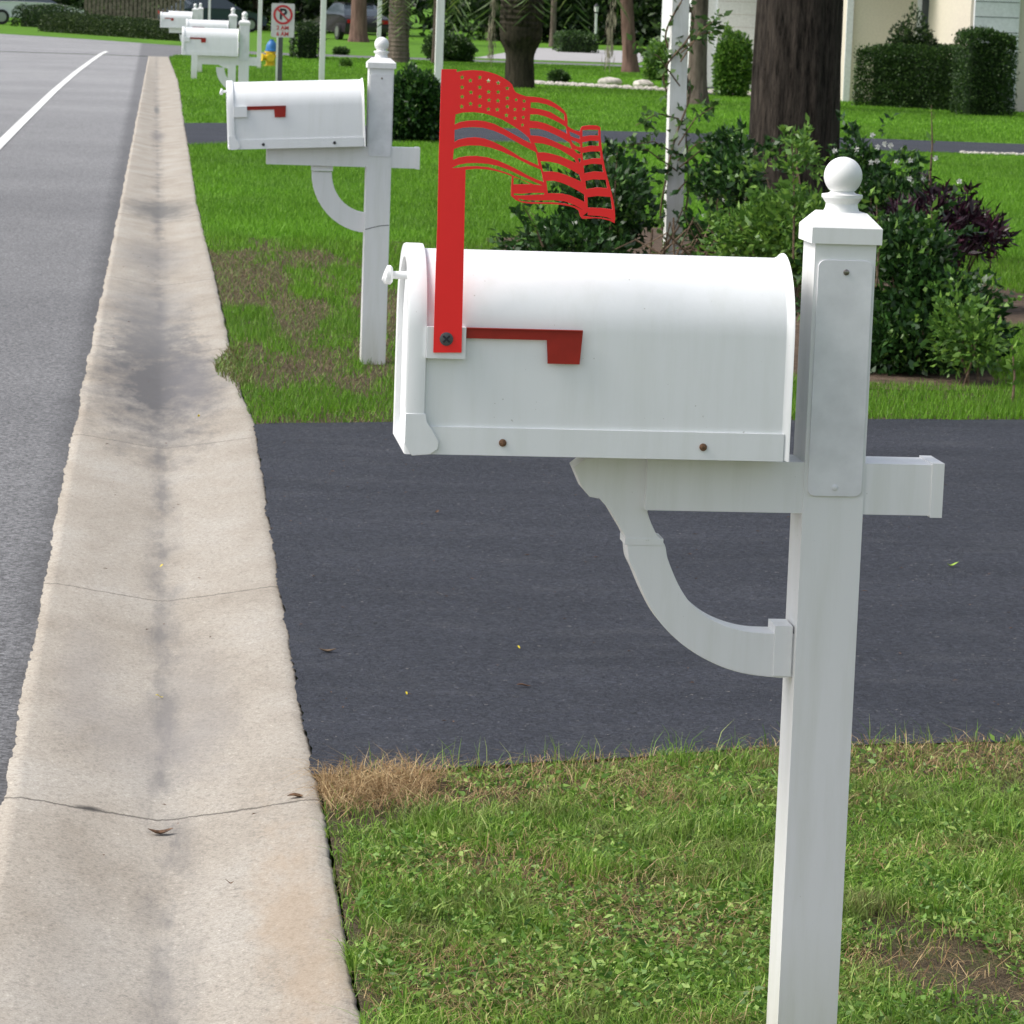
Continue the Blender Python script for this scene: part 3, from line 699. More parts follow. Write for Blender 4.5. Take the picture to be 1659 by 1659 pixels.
# decorative stars-and-stripes cut-out flag on its strap; traced shape at its real distance
FY = Yc-.205/2-.0135
def Fz(pts): return [at(680+x/4.879, 90+y/4.879, FY) for x, y in pts]
outer = [(172,108),(292,108),(292,130),(340,120),(420,115),(500,120),(560,133),(610,150),(660,175),(705,205),(730,228),(745,270),(760,290),(790,305),(840,322),(900,326),(960,333),(1020,350),(1070,378),(1110,405),(1145,438),(1160,465),(1168,510),(1167,555),(1195,575),(1230,592),(1265,600),(1272,575),(1285,558),(1340,550),(1400,552),(1428,565),(1430,640),(1437,720),(1448,800),(1462,880),(1483,960),(1505,1040),(1525,1120),(1540,1200),(1545,1280),(1540,1325),(1500,1305),(1440,1290),(1380,1285),(1320,1290),(1285,1290),(1268,1270),(1255,1225),(1222,1203),(1180,1190),(1120,1180),(1040,1174),(960,1172),(880,1172),(810,1162),(760,1143),(722,1110),(722,1040),(728,955),(680,935),(600,912),(520,898),(440,895),(362,903),(345,1700),(330,2347),(107,2347),(125,1700),(140,1300),(150,800)]
holes = [
 [(283,465),(340,450),(420,447),(500,455),(570,475),(650,505),(720,545),(790,590),(835,625),(862,650),(880,695),(820,665),(740,620),(660,575),(590,540),(520,520),(450,512),(380,515),(320,525),(275,545)],
 [(275,588),(340,570),(420,565),(500,570),(580,592),(660,625),(740,670),(820,715),(880,745),(918,765),(935,840),(938,868),(880,843),(800,805),(720,755),(650,715),(580,680),(510,655),(440,645),(370,650),(310,662),(273,683)],
 [(270,738),(330,718),(400,710),(480,712),(560,728),(640,755),(720,790),(800,830),(880,870),(955,900),(968,945),(978,1000),(920,978),(850,945),(780,905),(700,865),(620,830),(540,805),(450,793),(370,795),(310,805),(262,825)],
 [(255,888),(300,865),(370,851),(450,849),(540,856),(620,873),(700,902),(780,940),(850,972),(910,1000),(968,1026),(900,1019),(850,997),(780,968),(700,930),(620,903),(540,882),(450,874),(370,876),(300,886)],
 [(878,370),(930,370),(1000,385),(1060,410),(1110,440),(1142,465),(1143,515),(1090,480),(1030,445),(960,425),(876,412)],
 [(872,465),(930,465),(990,480),(1050,505),(1110,535),(1156,565),(1163,618),(1110,590),(1050,560),(990,535),(930,520),(870,515)],
 [(868,572),(930,575),(1000,595),(1070,625),(1130,655),(1185,690),(1202,738),(1140,712),(1070,680),(1000,650),(940,635),(875,630)],
 [(905,690),(970,695),(1040,715),(1110,745),(1170,780),(1223,815),(1238,848),(1180,825),(1110,795),(1040,775),(980,765),(935,765)],
 [(955,835),(1020,838),(1090,852),(1150,878),(1210,910),(1260,940),(1278,998),(1230,975),(1160,945),(1090,922),(1030,915),(975,918)],
 [(1000,990),(1060,990),(1120,1005),(1180,1030),(1240,1062),(1300,1098),(1304,1158),(1250,1130),(1190,1105),(1120,1090),(1060,1088),(1012,1088)],
 [(1182,600),(1215,612),(1266,635),(1266,660),(1220,648),(1190,635)], [(1195,668),(1230,678),(1266,698),(1268,725),(1235,715),(1210,695)],
 [(1217,742),(1240,745),(1273,765),(1270,780),(1240,770)], [(1250,812),(1272,810),(1273,832),(1262,850)],
 [(1285,590),(1340,585),(1412,588),(1410,632),(1350,630),(1285,640)], [(1285,685),(1350,672),(1415,675),(1415,715),(1350,712),(1285,725)],
 [(1285,770),(1350,758),(1425,758),(1430,812),(1370,812),(1292,828)], [(1295,870),(1360,855),(1440,860),(1450,920),(1380,915),(1300,930)],
 [(1310,990),(1370,978),(1470,982),(1482,1048),(1400,1042),(1315,1055)], [(1325,1120),(1400,1110),(1508,1118),(1522,1215),(1440,1205),(1328,1200)],
 [(742,962),(790,975),(840,998),(876,1018),(820,1017),(740,1018)], [(742,1088),(800,1092),(880,1085),(983,1085),(983,1098),(880,1102),(800,1106),(744,1103)],
 [(778,1130),(840,1143),(950,1146),(1060,1143),(1150,1153),(1225,1182),(1295,1222),(1225,1190),(1150,1168),(1050,1159),(950,1159),(850,1156),(800,1150)],
 [(1290,1266),(1330,1235),(1326,1262),(1420,1268),(1480,1278),(1525,1297),(1440,1281),(1350,1274)]]
for cx, cy in ((335,172),(400,197),(475,172),(543,200),(620,215),(692,258),(335,250),(475,250),(405,290),(545,287),(620,288),(335,325),(475,325),(693,336),(762,350),(825,360),(547,352),(618,357),(402,380),(332,403),(475,397),(543,423),(613,427),(692,403),(752,425),(822,423),(685,472),(752,495),(818,488),(812,548)):
    rr = 21 if cx < 720 else 18
    holes.append([(cx+(rr if k % 2 == 0 else rr*.45)*math.sin(PI*k/5), cy-(rr if k % 2 == 0 else rr*.45)*math.cos(PI*k/5)) for k in range(10)])
df = plate('decorative_flag', [Fz(outer)]+[Fz(h) for h in holes], FY, .0022, M['red'], near_box)
df['label'] = 'bright red metal cut-out of a waving stars and stripes flag on a long strap'
sx, sz = at(723, 549, FY)
s_ = screw(df, sx, FY-.0015, sz, .0092, M['greymetal'])
bm = bmesh.new()
for a in (.35, .35+PI/2):
    m4 = Matrix.Translation((sx, FY-.0039, sz)) @ Matrix.Rotation(a+.4, 4, 'Y')
    vs = [bm.verts.new(m4 @ Vector(p)) for p in ((-.0062, 0, -.0013), (.0062, 0, -.0013), (.0062, 0, .0013), (-.0062, 0, .0013), (-.0062, .0006, -.0013), (.0062, .0006, -.0013), (.0062, .0006, .0013), (-.0062, .0006, .0013))]
    if a > 1: 
        for v in vs: v.co.y -= .0002
    for f in ((0, 1, 2, 3), (0, 1, 5, 4), (2, 3, 7, 6), (1, 2, 6, 5), (3, 0, 4, 7)): bm.faces.new([vs[i] for i in f])
build('screw_recess', bm, M['signblack'], df)

def quarter(pc_x, zc, r_in, r_out, xl):
    """plain quarter-circle brace outline from the beam (top left) to the post"""
    pts = []; cx, cz = pc_x, zc
    for k in range(13):
        a = PI+PI/2*k/12; pts.append((cx+r_out[0]*math.cos(a), cz+r_out[1]*math.sin(a)))
    for k in range(12, -1, -1):
        a = PI+PI/2*k/12; pts.append((cx+r_in[0]*math.cos(a), cz+r_in[1]*math.sin(a)))
    return pts
def mailbox_at(Y, xp, label, lod, z=0, tilt=0, cover=True, knob=True):
    """a plain one: post at xp"""
    brc = (quarter(xp-.04, .795, (.155, .165), (.235, .245), 0), (xp-.225-.05, xp-.145-.045, .780, .806) if False else None)
    pt = 1.232
    return make_mailbox(xp-.625, xp-.062, .910, .272, Y, xp-.052, xp+.050, pt, .030, (xp-.465, xp+.168, .822, .906), brc, label, grp, lod, tilt, (.868, 1.205) if cover else None, knob, .20, zoff=z)
mb2, _ = mailbox_at(14.15, .952, 'second white mailbox from the camera, nose tipped down, its cracked post standing in brown grass', 1, tilt=-.055)
# collar plate where the second brace meets its beam, and the crack in the sleeve
bm = bmesh.new(); box(bm, .674, .762, 14.15-.034, 14.15+.034, .800, .821)
build('brace_collar', bm, M['vinyl'], mb2, True, .001)
bm = bmesh.new(); pv = None
for k in range(24):
    x = .902+.098*k/23; z = .563+.020*math.sin(PI*.5*k/23)
    q = [bm.verts.new((x, 14.15-.0512-.001, z)), bm.verts.new((x, 14.15-.0512-.001, z+.0028))]
    if pv: bm.faces.new((pv[0], q[0], q[1], pv[1]))
    pv = q
build('sleeve_crack', bm, M['greymetal'], mb2)
x3, _ = at(396, 60, 34.5); mailbox_at(34.5, x3, 'third white mailbox, its red flag dull, just left of the no parking sign', 2, knob=False)
x5, _ = at(377, 60, 46.0); mailbox_at(46.0, x5, 'fourth white mailbox, mostly hidden behind the third one', 2, cover=False, knob=False)
x4, _ = at(316, 40, 62.0); mailbox_at(62.0, x4, 'small distant white mailbox in front of the long clipped hedge', 2, cover=False, knob=False)
x6, _ = at(324.5, 40, 68.0); mailbox_at(68.0, x6, 'farthest white mailbox, only its post showing beside the small distant one', 2, cover=False, knob=False)

# ------------------------------------------------------------------ white lamp posts on the lawns
def lamp_post(x, Y, w_, label, h=2.15, lean=0):
    t = empty('lamp_post', (x, Y, 0), label, 'lamp post', 'white lamp posts on the front lawns')
    bm = bmesh.new(); hw = w_/2
    vs = []
    for z in (-.05, h): vs.append([bm.verts.new((x+lean*z+sx*hw, Y+sy*hw, z)) for sx, sy in ((-1, -1), (1, -1), (1, 1), (-1, 1))])
    for k in range(4): bm.faces.new((vs[0][k], vs[0][(k+1) % 4], vs[1][(k+1) % 4], vs[1][k]))
    bm.faces.new(vs[0]); bm.faces.new(vs[1])
    build('post', bm, M['post'], t, False, .006)
    xt = x+lean*h
    bm = bmesh.new(); lathe(bm, xt, Y, [(.05, h), (.05, h+.03), (.075, h+.04), (.095, h+.06)], 6); build('lantern_base', bm, M['black'], t)
    bm = bmesh.new(); lathe(bm, xt, Y, [(.08, h+.061), (.10, h+.28)], 6); build('lantern_glass', bm, M['galv'], t)
    bm = bmesh.new(); lathe(bm, xt, Y, [(.125, h+.281), (.05, h+.36), (.012, h+.40), (.012, h+.43)], 6); build('lantern_roof', bm, M['black'], t)
    return t
vx, _ = at(1090, 400, 19.6); vt, vz = at(1100, 60, 19.6)
lp1 = lamp_post(vx, 19.6, .098, 'white lamp post wound with a green vine in the planting bed', 2.3, (vt-vx)/(vz-at(1090, 400, 19.6)[1]))
lx, _ = at(728, 80, 42.5); lamp_post(lx, 44, .10, 'white lamp post rising behind the top of the red metal flag')
lx, _ = at(527, 80, 59); lamp_post(lx, 60, .095, 'white lamp post rising behind the roof of the second mailbox')
lx, _ = at(420, 80, 73); lamp_post(lx, 73, .085, 'white lamp post between the third mailbox and the fire hydrant')
lx, _ = at(335, 20, 90); lamp_post(lx, 86, .06, 'thin distant white lamp post just right of the farthest mailbox post')
lx, _ = at(615, 25, 104); lamp_post(lx, 104, .12, 'white lamp post seen behind the ball of the second mailbox post')
lx, _ = at(965, 50, 140); lamp_post(lx, 140, .09, 'tiny white lamp post far back beside the low clipped bush', 1.35)

# ------------------------------------------------------------------ no parking sign
Ys = 46.0
sxl, szt = at(440, 14, Ys); sxr, szb = at(476, 60, Ys); sc_ = (sxl+sxr)/2; sw = .31
t = empty('no_parking_sign', (sc_, Ys, 0), 'small white no parking sign with red ring on a dark grey pole', 'sign')
szb = at(457, 60.5, Ys)[1]; szt = szb+.45
sz_l = (szt+szb)/2
plate('sign_panel', [round_rect(sc_-.155, sc_+.155, szb, szt, .02)], Ys-.03, .004, M['galv'], t)
pxp, _ = at(453.5, 110, Ys)
bm = bmesh.new(); box(bm, pxp-.030, pxp+.030, Ys-.025, Ys+.025, -.1, szt+.02); build('sign_pole', bm, M['greymetal'], t, False, .008)
cz = szb+.30; cxx = sc_
def ring(r0_, r1_, n=40): return [[(cxx+r1_*math.cos(2*PI*k/n), cz+r1_*math.sin(2*PI*k/n)) for k in range(n)], [(cxx+r0_*math.cos(2*PI*k/n), cz+r0_*math.sin(2*PI*k/n)) for k in range(n)]]
def text(body, size, x, z, m, name, yoff=.035, bold=.0):
    cu = bpy.data.curves.new(name, 'FONT'); cu.body = body; cu.size = size; cu.align_x = 'CENTER'; cu.align_y = 'CENTER'; cu.extrude = .0005; cu.offset = bold
    o = bpy.data.objects.new('tmp', cu); COL.objects.link(o)
    me = bpy.data.meshes.new_from_object(o.evaluated_get(bpy.context.evaluated_depsgraph_get())); bpy.data.objects.remove(o)
    me.transform(Matrix.Translation((x, Ys-yoff, z)) @ Matrix.Rotation(PI/2, 4, 'X')); me.materials.clear()
    return link_mesh(name, me, m, t)
text('P', .20, cxx, cz, M['signblack'], 'letter', .0335, .006)
rg = plate('red_ring', ring(.100, .130), Ys-.0355, .001, M['signred'], t)
a = .7071; s0 = .104; hwid = .011
plate('red_slash', [[(cxx-a*s0-a*hwid, cz+a*s0-a*hwid), (cxx+a*s0-a*hwid, cz-a*s0-a*hwid), (cxx+a*s0+a*hwid, cz-a*s0+a*hwid), (cxx-a*s0+a*hwid, cz+a*s0+a*hwid)]], Ys-.0372, .001, M['signred'], t)
text('2 AM', .075, cxx, szb+.125, M['signred'], 'lettering', .033, .002); text('TO', .03, cxx, szb+.083, M['signred'], 'lettering', .033)
text('6 AM', .075, cxx, szb+.043, M['signred'], 'lettering', .033, .002)
# slim white marker stake beside it
mx, _ = at(448.5, 100, 62); bm = bmesh.new(); box(bm, mx-.016, mx+.016, 62-.016, 62+.016, -.05, 1.15); build('m', bm, M['post'], None, False, .003)
o = bpy.data.objects['m']; o.name = 'marker_stake'; tag(o, 'slim white stake between the hydrant and the sign pole', 'stake')

# ------------------------------------------------------------------ fire hydrant
hx, _ = at(438, 100, 76); hy = 76
hp_x = hx
t = empty('fire_hydrant', (hx, hy, 0), 'yellow fire hydrant with a blue cap on the far lawn', 'fire hydrant')
bm = bmesh.new(); lathe(bm, hx, hy, [(.15, 0), (.15, .03), (.10, .035), (.10, .30), (.135, .305), (.135, .335)], 20); build('barrel', bm, M['hydyellow'], t, True)
bm = bmesh.new(); lathe(bm, hx+.02, hy, [(.145, .336), (.145, .37), (.125, .38), (.12, .46), (.09, .53), (.045, .57), (.045, .60)], 20); build('bonnet', bm, M['hydblue'], t, True)
for sgn, r_, z_ in ((-1, .075, .20), (1, .055, .24)):
    bm = bmesh.new(); tube(bm, [(hx, hy-.02, z_), (hx+sgn*.17, hy-.10, z_), (hx+sgn*.18, hy-.105, z_), (hx+sgn*.21, hy-.12, z_)], [r_*.8, r_*.8, r_*1.15, r_*1.15], 12); build('nozzle', bm, M['hydyellow'], t, True)
bm = bmesh.new(); tube(bm, [(hx, hy-.05, .2), (hx, hy-.18, .2), (hx, hy-.181, .2), (hx, hy-.21, .2)], [.07, .07, .095, .09], 12); build('nozzle', bm, M['hydyellow'], t, True)

# ------------------------------------------------------------------ plants
def ell_points(n, c, r, shell=.72, flat=0):
    """points through the outer part of a lumpy ellipsoid"""
    d = unit(rng.normal(size=(n, 3))); rad = shell+(1-shell)*rng.uniform(size=n)**.6
    lump = 1+.16*np.sin(d[:, 0]*5+c[0]*3)*np.sin(d[:, 1]*4+c[1])+.13*np.sin(d[:, 2]*7+d[:, 0]*6+c[0])
    P = d*(rad*lump)[:, None]*np.array(r)[None]+np.array(c)[None]
    return P, d
def leafy(name, blobs, n, L, W, m, parent, zmin=.02, updir=.35, droop=0, shell=.6, clump=0, extra=None):
    vol = np.array([b[3]*b[4]*b[5] for b in blobs])**.67; vol = vol/vol.sum(); Ps, Ds = [], []
    for b, f in zip(blobs, vol):
        P, D = ell_points(max(8, int(n*f)), b[:3], b[3:6], shell); Ps.append(P); Ds.append(D)
    P = np.concatenate(Ps); D = np.concatenate(Ds)
    if clump:
        keep = vnoise(P[:, 0]+P[:, 2]*.7, P[:, 1]*.3+P[:, 2]*1.3, clump) > .30; P, D = P[keep], D[keep]
    k = P[:, 2] > zmin; P, D = P[k], D[k]; n = len(P)
    D = D+rng.normal(size=(n, 3))*.7; D[:, 2] += updir
    V, F = leaf_arrays(P, D, L*rng.uniform(.45, 1.35, n), W*rng.uniform(.5, 1.3, n))
    if extra is not None: V = np.concatenate([V, extra]); F = np.arange(len(V)).reshape(-1, 4)
    return bulk(name, V, F, m, parent)
def stems(name, base, blobs, n, m, parent, r=.006):
    bm = bmesh.new()
    for k in range(n):
        b = random.choice(blobs); tgt = Vector((b[0]+random.uniform(-.6, .6)*b[3], b[1]+random.uniform(-.6, .6)*b[4], b[2]+random.uniform(0, .7)*b[5]))
        st = Vector((b[0]*.5+base[0]*.5+random.uniform(-.05, .05), b[1]*.5+base[1]*.5+random.uniform(-.05, .05), 0))
        md = (st+tgt)/2+Vector((random.uniform(-.06, .06), random.uniform(-.06, .06), .04))
        tube(bm, [st, md, tgt], [r, r*.8, r*.4], 5)
    return build(name, bm, m, parent, True)
def core(bm, c, r, n=12, k=.72):
    """dark woody inner mass so light does not leak straight through"""
    bmesh.ops.create_icosphere(bm, subdivisions=2, radius=1, matrix=Matrix.Translation(c) @ Matrix.Diagonal((r[0]*k, r[1]*k, r[2]*k, 1)))
def shrub(name, c, blobs, n, L, W, m, label, cat='shrub', group=None, up=.35, clump=0, nst=14, shell=.22, inner=False, sr=.006):
    t = empty(name, (c[0], c[1], 0), label, cat, group)
    ex = None
    if c[1] < 20:
        PP = []; DD = []
        for q in range(int(4+n/160)):
            b = random.choice(blobs); a = random.uniform(0, 2*PI); e_ = random.uniform(.2, 1.35); d_ = Vector((math.cos(a)*math.cos(e_), math.sin(a)*math.cos(e_), math.sin(e_)))
            p0_ = Vector((b[0]+d_.x*b[3]*.8, b[1]+d_.y*b[4]*.8, b[2]+d_.z*b[5]*.8)); ln0 = random.uniform(.08, .26); bend = Vector((random.uniform(-.05, .05), random.uniform(-.05, .05), -.03))
            for k_ in range(random.randint(8, 18)):
                u_ = random.uniform(.1, 1); PP.append(tuple(p0_+d_*ln0*u_+bend*u_*u_)); DD.append((d_.x*.7+random.gauss(0, .7), d_.y*.7+random.gauss(0, .7), d_.z*.7+random.gauss(0, .6)))
        V, F = leaf_arrays(np.array(PP), np.array(DD), L*1.05*rng.uniform(.55, 1.25, len(PP)), W*1.1); ex = V
    leafy('foliage', blobs, int(n*2.2), L, W, m, t, updir=up, clump=clump, shell=shell, extra=ex)
    o = stems('stems', c, blobs, nst, M['twig'], t, sr)
    if inner:
        bm = bmesh.new()
        for b in blobs: core(bm, b[:3], b[3:6], k=.66)
        build('inner_growth', bm, M['dark'], t, True)
    return t
def blob(px, py, Y, rx, ry, rz):
    x, z = at(px, py, Y); return (x, Y, z, rx, ry, rz)
# rounded glossy shrub right of the near post
bl = [blob(1500, 520, 14.4, .34, .30, .28), blob(1455, 440, 14.5, .24, .25, .22), blob(1545, 540, 14.5, .22, .25, .20), blob(1480, 400, 14.6, .16, .2, .16), blob(1430, 560, 14.3, .16, .2, .15), blob(1380, 480, 14.7, .22, .25, .25), blob(1470, 560, 14.2, .25, .2, .16)]
shrub('shrub', (bl[0][0], 14.4), bl, 6500, .042, .024, M['shrub'], 'glossy dark green shrub just right of the nearest mailbox post', 'shrub', sr=.005, clump=4)
# rambling green bushes behind the nearest box
bl = [blob(900, 380, 18.6, .30, .35, .22), blob(975, 345, 18.3, .26, .35, .30), blob(1000, 310, 19.2, .17, .3, .24), blob(930, 420, 18, .34, .3, .2)]
shrub('shrub', (bl[1][0], 18.4), bl, 4200, .050, .028, M['shrub'], 'rambling green bush left of the vine covered post, above the nearest box', 'shrub', clump=3.5)
bl = [blob(1180, 330, 18.4, .22, .3, .30), blob(1185, 385, 18, .24, .3, .22), blob(1215, 300, 18.9, .22, .3, .26), blob(1190, 270, 19.0, .14, .2, .18)]
shrub('shrub', (bl[0][0], 18.4), bl, 4400, .050, .026, M['shrub'], 'tangled green bush right of the vine covered post, at the foot of the big tree', 'shrub', clump=3.5)
bl = [blob(1270, 330, 17.6, .22, .3, .36), blob(1310, 370, 17.2, .26, .3, .28), blob(1240, 390, 17.4, .3, .3, .2), blob(1290, 270, 18, .12, .2, .18)]
shrub('shrub', (bl[0][0], 17.4), bl, 3600, .048, .024, M['shrub_lite'], 'lighter green leafy bush between the big tree and the nearest post', 'shrub', clump=3.5, inner=False)
bl = [blob(1395, 270, 18.6, .16, .2, .2), blob(1440, 290, 18.6, .2, .2, .17), blob(1470, 320, 18.4, .16, .2, .14), blob(1420, 330, 18.3, .24, .2, .16)]
wf = shrub('shrub', (bl[0][0], 18.5), bl, 2000, .05, .022, M['shrub'], 'dark bush dotted with small white flowers behind the ball of the nearest post', 'flowering bush', clump=3)
for k in range(16):
    b = bl[k % 3]; c0 = Vector((b[0]+rng.normal()*b[3]*.55, 18.32+rng.normal()*.06, b[2]+b[5]*(.45+.5*random.random())))
    P = np.tile([tuple(c0)], (5, 1)); Dv = np.array([(math.cos(a), -.5, math.sin(a)+.3) for a in np.arange(5)*1.257+k]); V, F = leaf_arrays(P, Dv, .020, .016); bulk('flower', V, F, M['petal'], wf)
bl = [blob(1520, 360, 17.6, .24, .25, .16), blob(1565, 375, 17.6, .20, .25, .12), blob(1470, 370, 17.5, .18, .25, .13), blob(1600, 385, 17.5, .09, .2, .08), blob(1500, 400, 17.4, .25, .25, .1)]
shrub('purple_plant', (bl[0][0], 17.6), bl, 1400, .07, .018, M['purple'], 'dark purple leaved plant sprawling at the right of the planting bed', 'plant', up=.5, nst=20)
bl = [blob(1560, 540, 13.9, .14, .15, .16), blob(1585, 560, 13.8, .10, .12, .10)]
shrub('sapling', (bl[0][0], 13.9), bl, 500, .040, .02, M['shrub_lite'], 'small light green sprig at the outer end of the glossy shrub', 'plant', inner=False, nst=6)
# tall sprigs
def sprig(px0, py0, px1, py1, Y, n, L, m, label, petal=False):
    xa_, za = at(px0, py0, Y); xb_, zb_ = at(px1, py1, Y)
    t = empty('sprig', (xa_, Y, 0), label, 'plant')
    bm = bmesh.new(); pts = [(xa_, Y, max(0, za)), ((xa_+xb_)/2+.01, Y, (za+zb_)/2), (xb_, Y, zb_)]
    tube(bm, pts, [.006, .005, .002], 6); build('stem', bm, M['twig'], t, True)
    s_ = rng.uniform(.25, 1, n); P = np.stack([xa_+(xb_-xa_)*s_, np.full(n, Y), za+(zb_-za)*s_], 1)
    D = rng.normal(size=(n, 3)); D[:, 2] = abs(D[:, 2])*.5+.3
    V, F = leaf_arrays(P, D, L*rng.uniform(.6, 1.2, n), L*.45); bulk('leaves', V, F, m, t)
sprig(1285, 420, 1283, 232, 16.8, 46, .07, M['shrub_lite'], 'tall light green sprig in front of the big tree trunk')
sprig(1506, 300, 1509, 170, 17.8, 7, .05, M['shrub_lite'], 'thin lone stem rising above the purple plant')
sprig(880, 400, 846, 330, 17.8, 20, .05, M['shrub_lite'], 'thin shoot at the left edge of the bushes behind the box')
sprig(985, 400, 1000, 245, 18.0, 34, .055, M['shrub'], 'upright dark sprig by the tip of the red metal flag')
sprig(1640, 660, 1640, 560, 13.2, 16, .05, M['shrub_lite'], 'small weed at the right edge of the bed')
sprig(1420, 470, 1420, 330, 14.3, 44, .05, M['shrub_lite'], 'upright leafy shoot beside the cap of the nearest post')
sprig(1500, 420, 1510, 335, 14.4, 34, .05, M['shrub_lite'], 'upright leafy shoot on top of the glossy shrub')
# vine winding round the lamp post
t = empty('vine', (vx, 19.6, 0), 'thin green vine twining up the white lamp post in the bed', 'vine')
bm = bmesh.new()
ln_ = (vt-vx)/(vz-at(1090, 400, 19.6)[1]); LP = []
for ph, r_, zz in ((0, .075, 2.1), (2.4, .082, 1.9)):
    pts = []
    for k in range(90):
        z = zz*k/89; a = ph+z*6.5+math.sin(z*5)*.8
        pts.append((vx+ln_*z+r_*math.cos(a), 19.6+r_*math.sin(a), z))
    LP += pts; tube(bm, pts, .006, 5)
for k in range(10):
    z = random.uniform(.25, 1.3); a = random.uniform(PI, 2*PI); s0_ = Vector((vx+ln_*z, 19.5, z)); e = s0_+Vector((random.choice((-1, 1))*random.uniform(.12, .38), -.1, random.uniform(-.05, .28)))
    md = (s0_+e)/2+Vector((0, 0, .05)); tube(bm, [s0_, md, e], [.005, .004, .002], 5); LP += [tuple(s0_.lerp(md, q)) for q in (.3, .7)]*2+[tuple(md.lerp(e, q)) for q in (.1, .4, .7, 1)]*4
build('stem', bm, M['twig'], t, True)
LPa = np.array(LP); idx = rng.integers(0, len(LPa), 460); P = LPa[idx]+rng.normal(size=(460, 3))*.022
D = rng.normal(size=(460, 3)); V, F = leaf_arrays(P, D, .055*rng.uniform(.6, 1.3, 460), .034); bulk('leaves', V, F, M['vine'], t)
# tangle of dead twigs at the post's foot
bm = bmesh.new(); tx, _ = at(1150, 400, 18.0)
for k in range(34):
    a = random.uniform(0, PI); r_ = random.uniform(.1, .35); c_ = Vector((tx+random.uniform(-.35, .25), 17.7+random.uniform(-.1, .2), .22))
    tube(bm, [c_, c_+Vector((math.cos(a)*r_*.6, random.uniform(-.1, .1), math.sin(a)*r_*.8)), c_+Vector((math.cos(a)*r_*1.1, random.uniform(-.1, .1), math.sin(a)*r_*.3))], [.006, .005, .003], 5)
tag(build('dead_twigs', bm, M['twig'], None, True), 'tangle of bare grey brown twigs at the foot of the vine covered post', 'twigs')

# ------------------------------------------------------------------ trees
def trunk_mesh(name, x, Y, r, h, m, parent, flare=.35, lean=(0, 0), seg=40, nr=26, rough=.05, seed=0):
    bm = bmesh.new(); rings = []
    for k in range(nr+1):
        z = -.1+(h+.1)*k/nr; rr = r*(1+flare*math.exp(-max(z, 0)/.28))*(1-.18*z/h); ring_ = []
        for i in range(seg):
            a = 2*PI*i/seg; q = rough*(math.sin(a*7+seed+z*1.3)*.5+math.sin(a*13+z*2.1+seed)*.35+math.sin(a*23-z*3+seed)*.3)+.5*flare*math.exp(-max(z, 0)/.2)*.4*math.sin(a*5+seed)
            ring_.append(bm.verts.new((x+lean[0]*z+rr*(1+q)*math.cos(a), Y+lean[1]*z+rr*(1+q)*math.sin(a), z)))
        rings.append(ring_)
    for a, b in zip(rings, rings[1:]):
        for i in range(seg): bm.faces.new((a[i], a[(i+1) % seg], b[(i+1) % seg], b[i]))
    bm.faces.new(rings[-1])
    return build(name, bm, m, parent, True)
def crown(x, Y, z, R_, n, L, m, parent, nb=12, limbs=True, barkm=None, tr=.1, low=.3):
    bl = []
    for k in range(nb):
        a = random.uniform(0, 2*PI); q = random.uniform(.2, .75)*R_
        bl.append((x+q*math.cos(a), Y+q*math.sin(a), z+random.uniform(-low, .7)*R_*.7, R_*random.uniform(.3, .5), R_*random.uniform(.3, .5), R_*random.uniform(.22, .36)))
    leafy('crown', bl, n, L, L*.6, m, parent, zmin=.1, shell=.35)
    if limbs:
        for k in range(4):
            b = bl[k]; bm = bmesh.new(); s0_ = Vector((x, Y, z-R_*.55)); e = Vector(b[:3])
            tube(bm, [s0_, s0_.lerp(e, .45)+Vector((0, 0, -.1*R_)), e], [tr, tr*.6, tr*.2], 8); build('limb', bm, barkm, parent, True)
def tree(name, px, py, label, r, h, R_, n, L, leafm, barkm, Y=None, lean=(0, 0), flare=.35, group=None, rough=.05):
    if Y is None: x, Y = gp(px, py)
    else: x, _ = at(px, py, Y)
    t = empty(name, (x, Y, 0), label, 'tree', group)
    trunk_mesh('trunk', x, Y, r, h, barkm, t, flare, lean, seed=px, rough=rough)
    crown(x+lean[0]*h, Y+lean[1]*h, h+R_*.45, R_, n, L, leafm, t, barkm=barkm, tr=r*.5)
    return t
tx_, _ = at(1287, 200, 21.3)
t = empty('oak_tree', (tx_, 21.3, 0), 'big oak with a thick dark ridged trunk standing in the planting bed', 'tree')
trunk_mesh('trunk', tx_, 21.3, .285, 4.2, M['bark'], t, .12, (0, 0), 96, 60, .045, 3)
crown(tx_, 21.3, 6.0, 3.2, 9000, .16, M['dark'], t, 14, True, M['bark'], .16)
tree('tree', 1127, 170, 'slim grey trunked tree behind the vine covered post', .15, 3.4, 2.0, 3500, .16, M['dark'], M['bark_far'], flare=.5)
tree('tree', 580, 68, 'reddish brown trunk in front of the dark parked car', .30, 3.5, 2.6, 3500, .2, M['dark'], M['bark_red'])
tree('tree', 1022, 118, 'leaning brown trunk behind the tip of the red metal flag', .17, 3.2, 2.0, 3000, .18, M['dark'], M['bark_red'], lean=(-.10, 0))
tree('tree', 706, 103, 'thin pale trunk just left of the lamp post behind the flag', .10, 3.2, 1.8, 2600, .18, M['dark'], M['bark_far'])
tree('tree', 895, 76, 'thin trunk on the lawn near the side road', .12, 3.4, 2.0, 2500, .2, M['dark'], M['bark_far'])
tree('tree', 490, 48, 'grey trunk behind the dark hedge right of the sign', .22, 3.2, 2.2, 2500, .2, M['dark'], M['bark_far'])
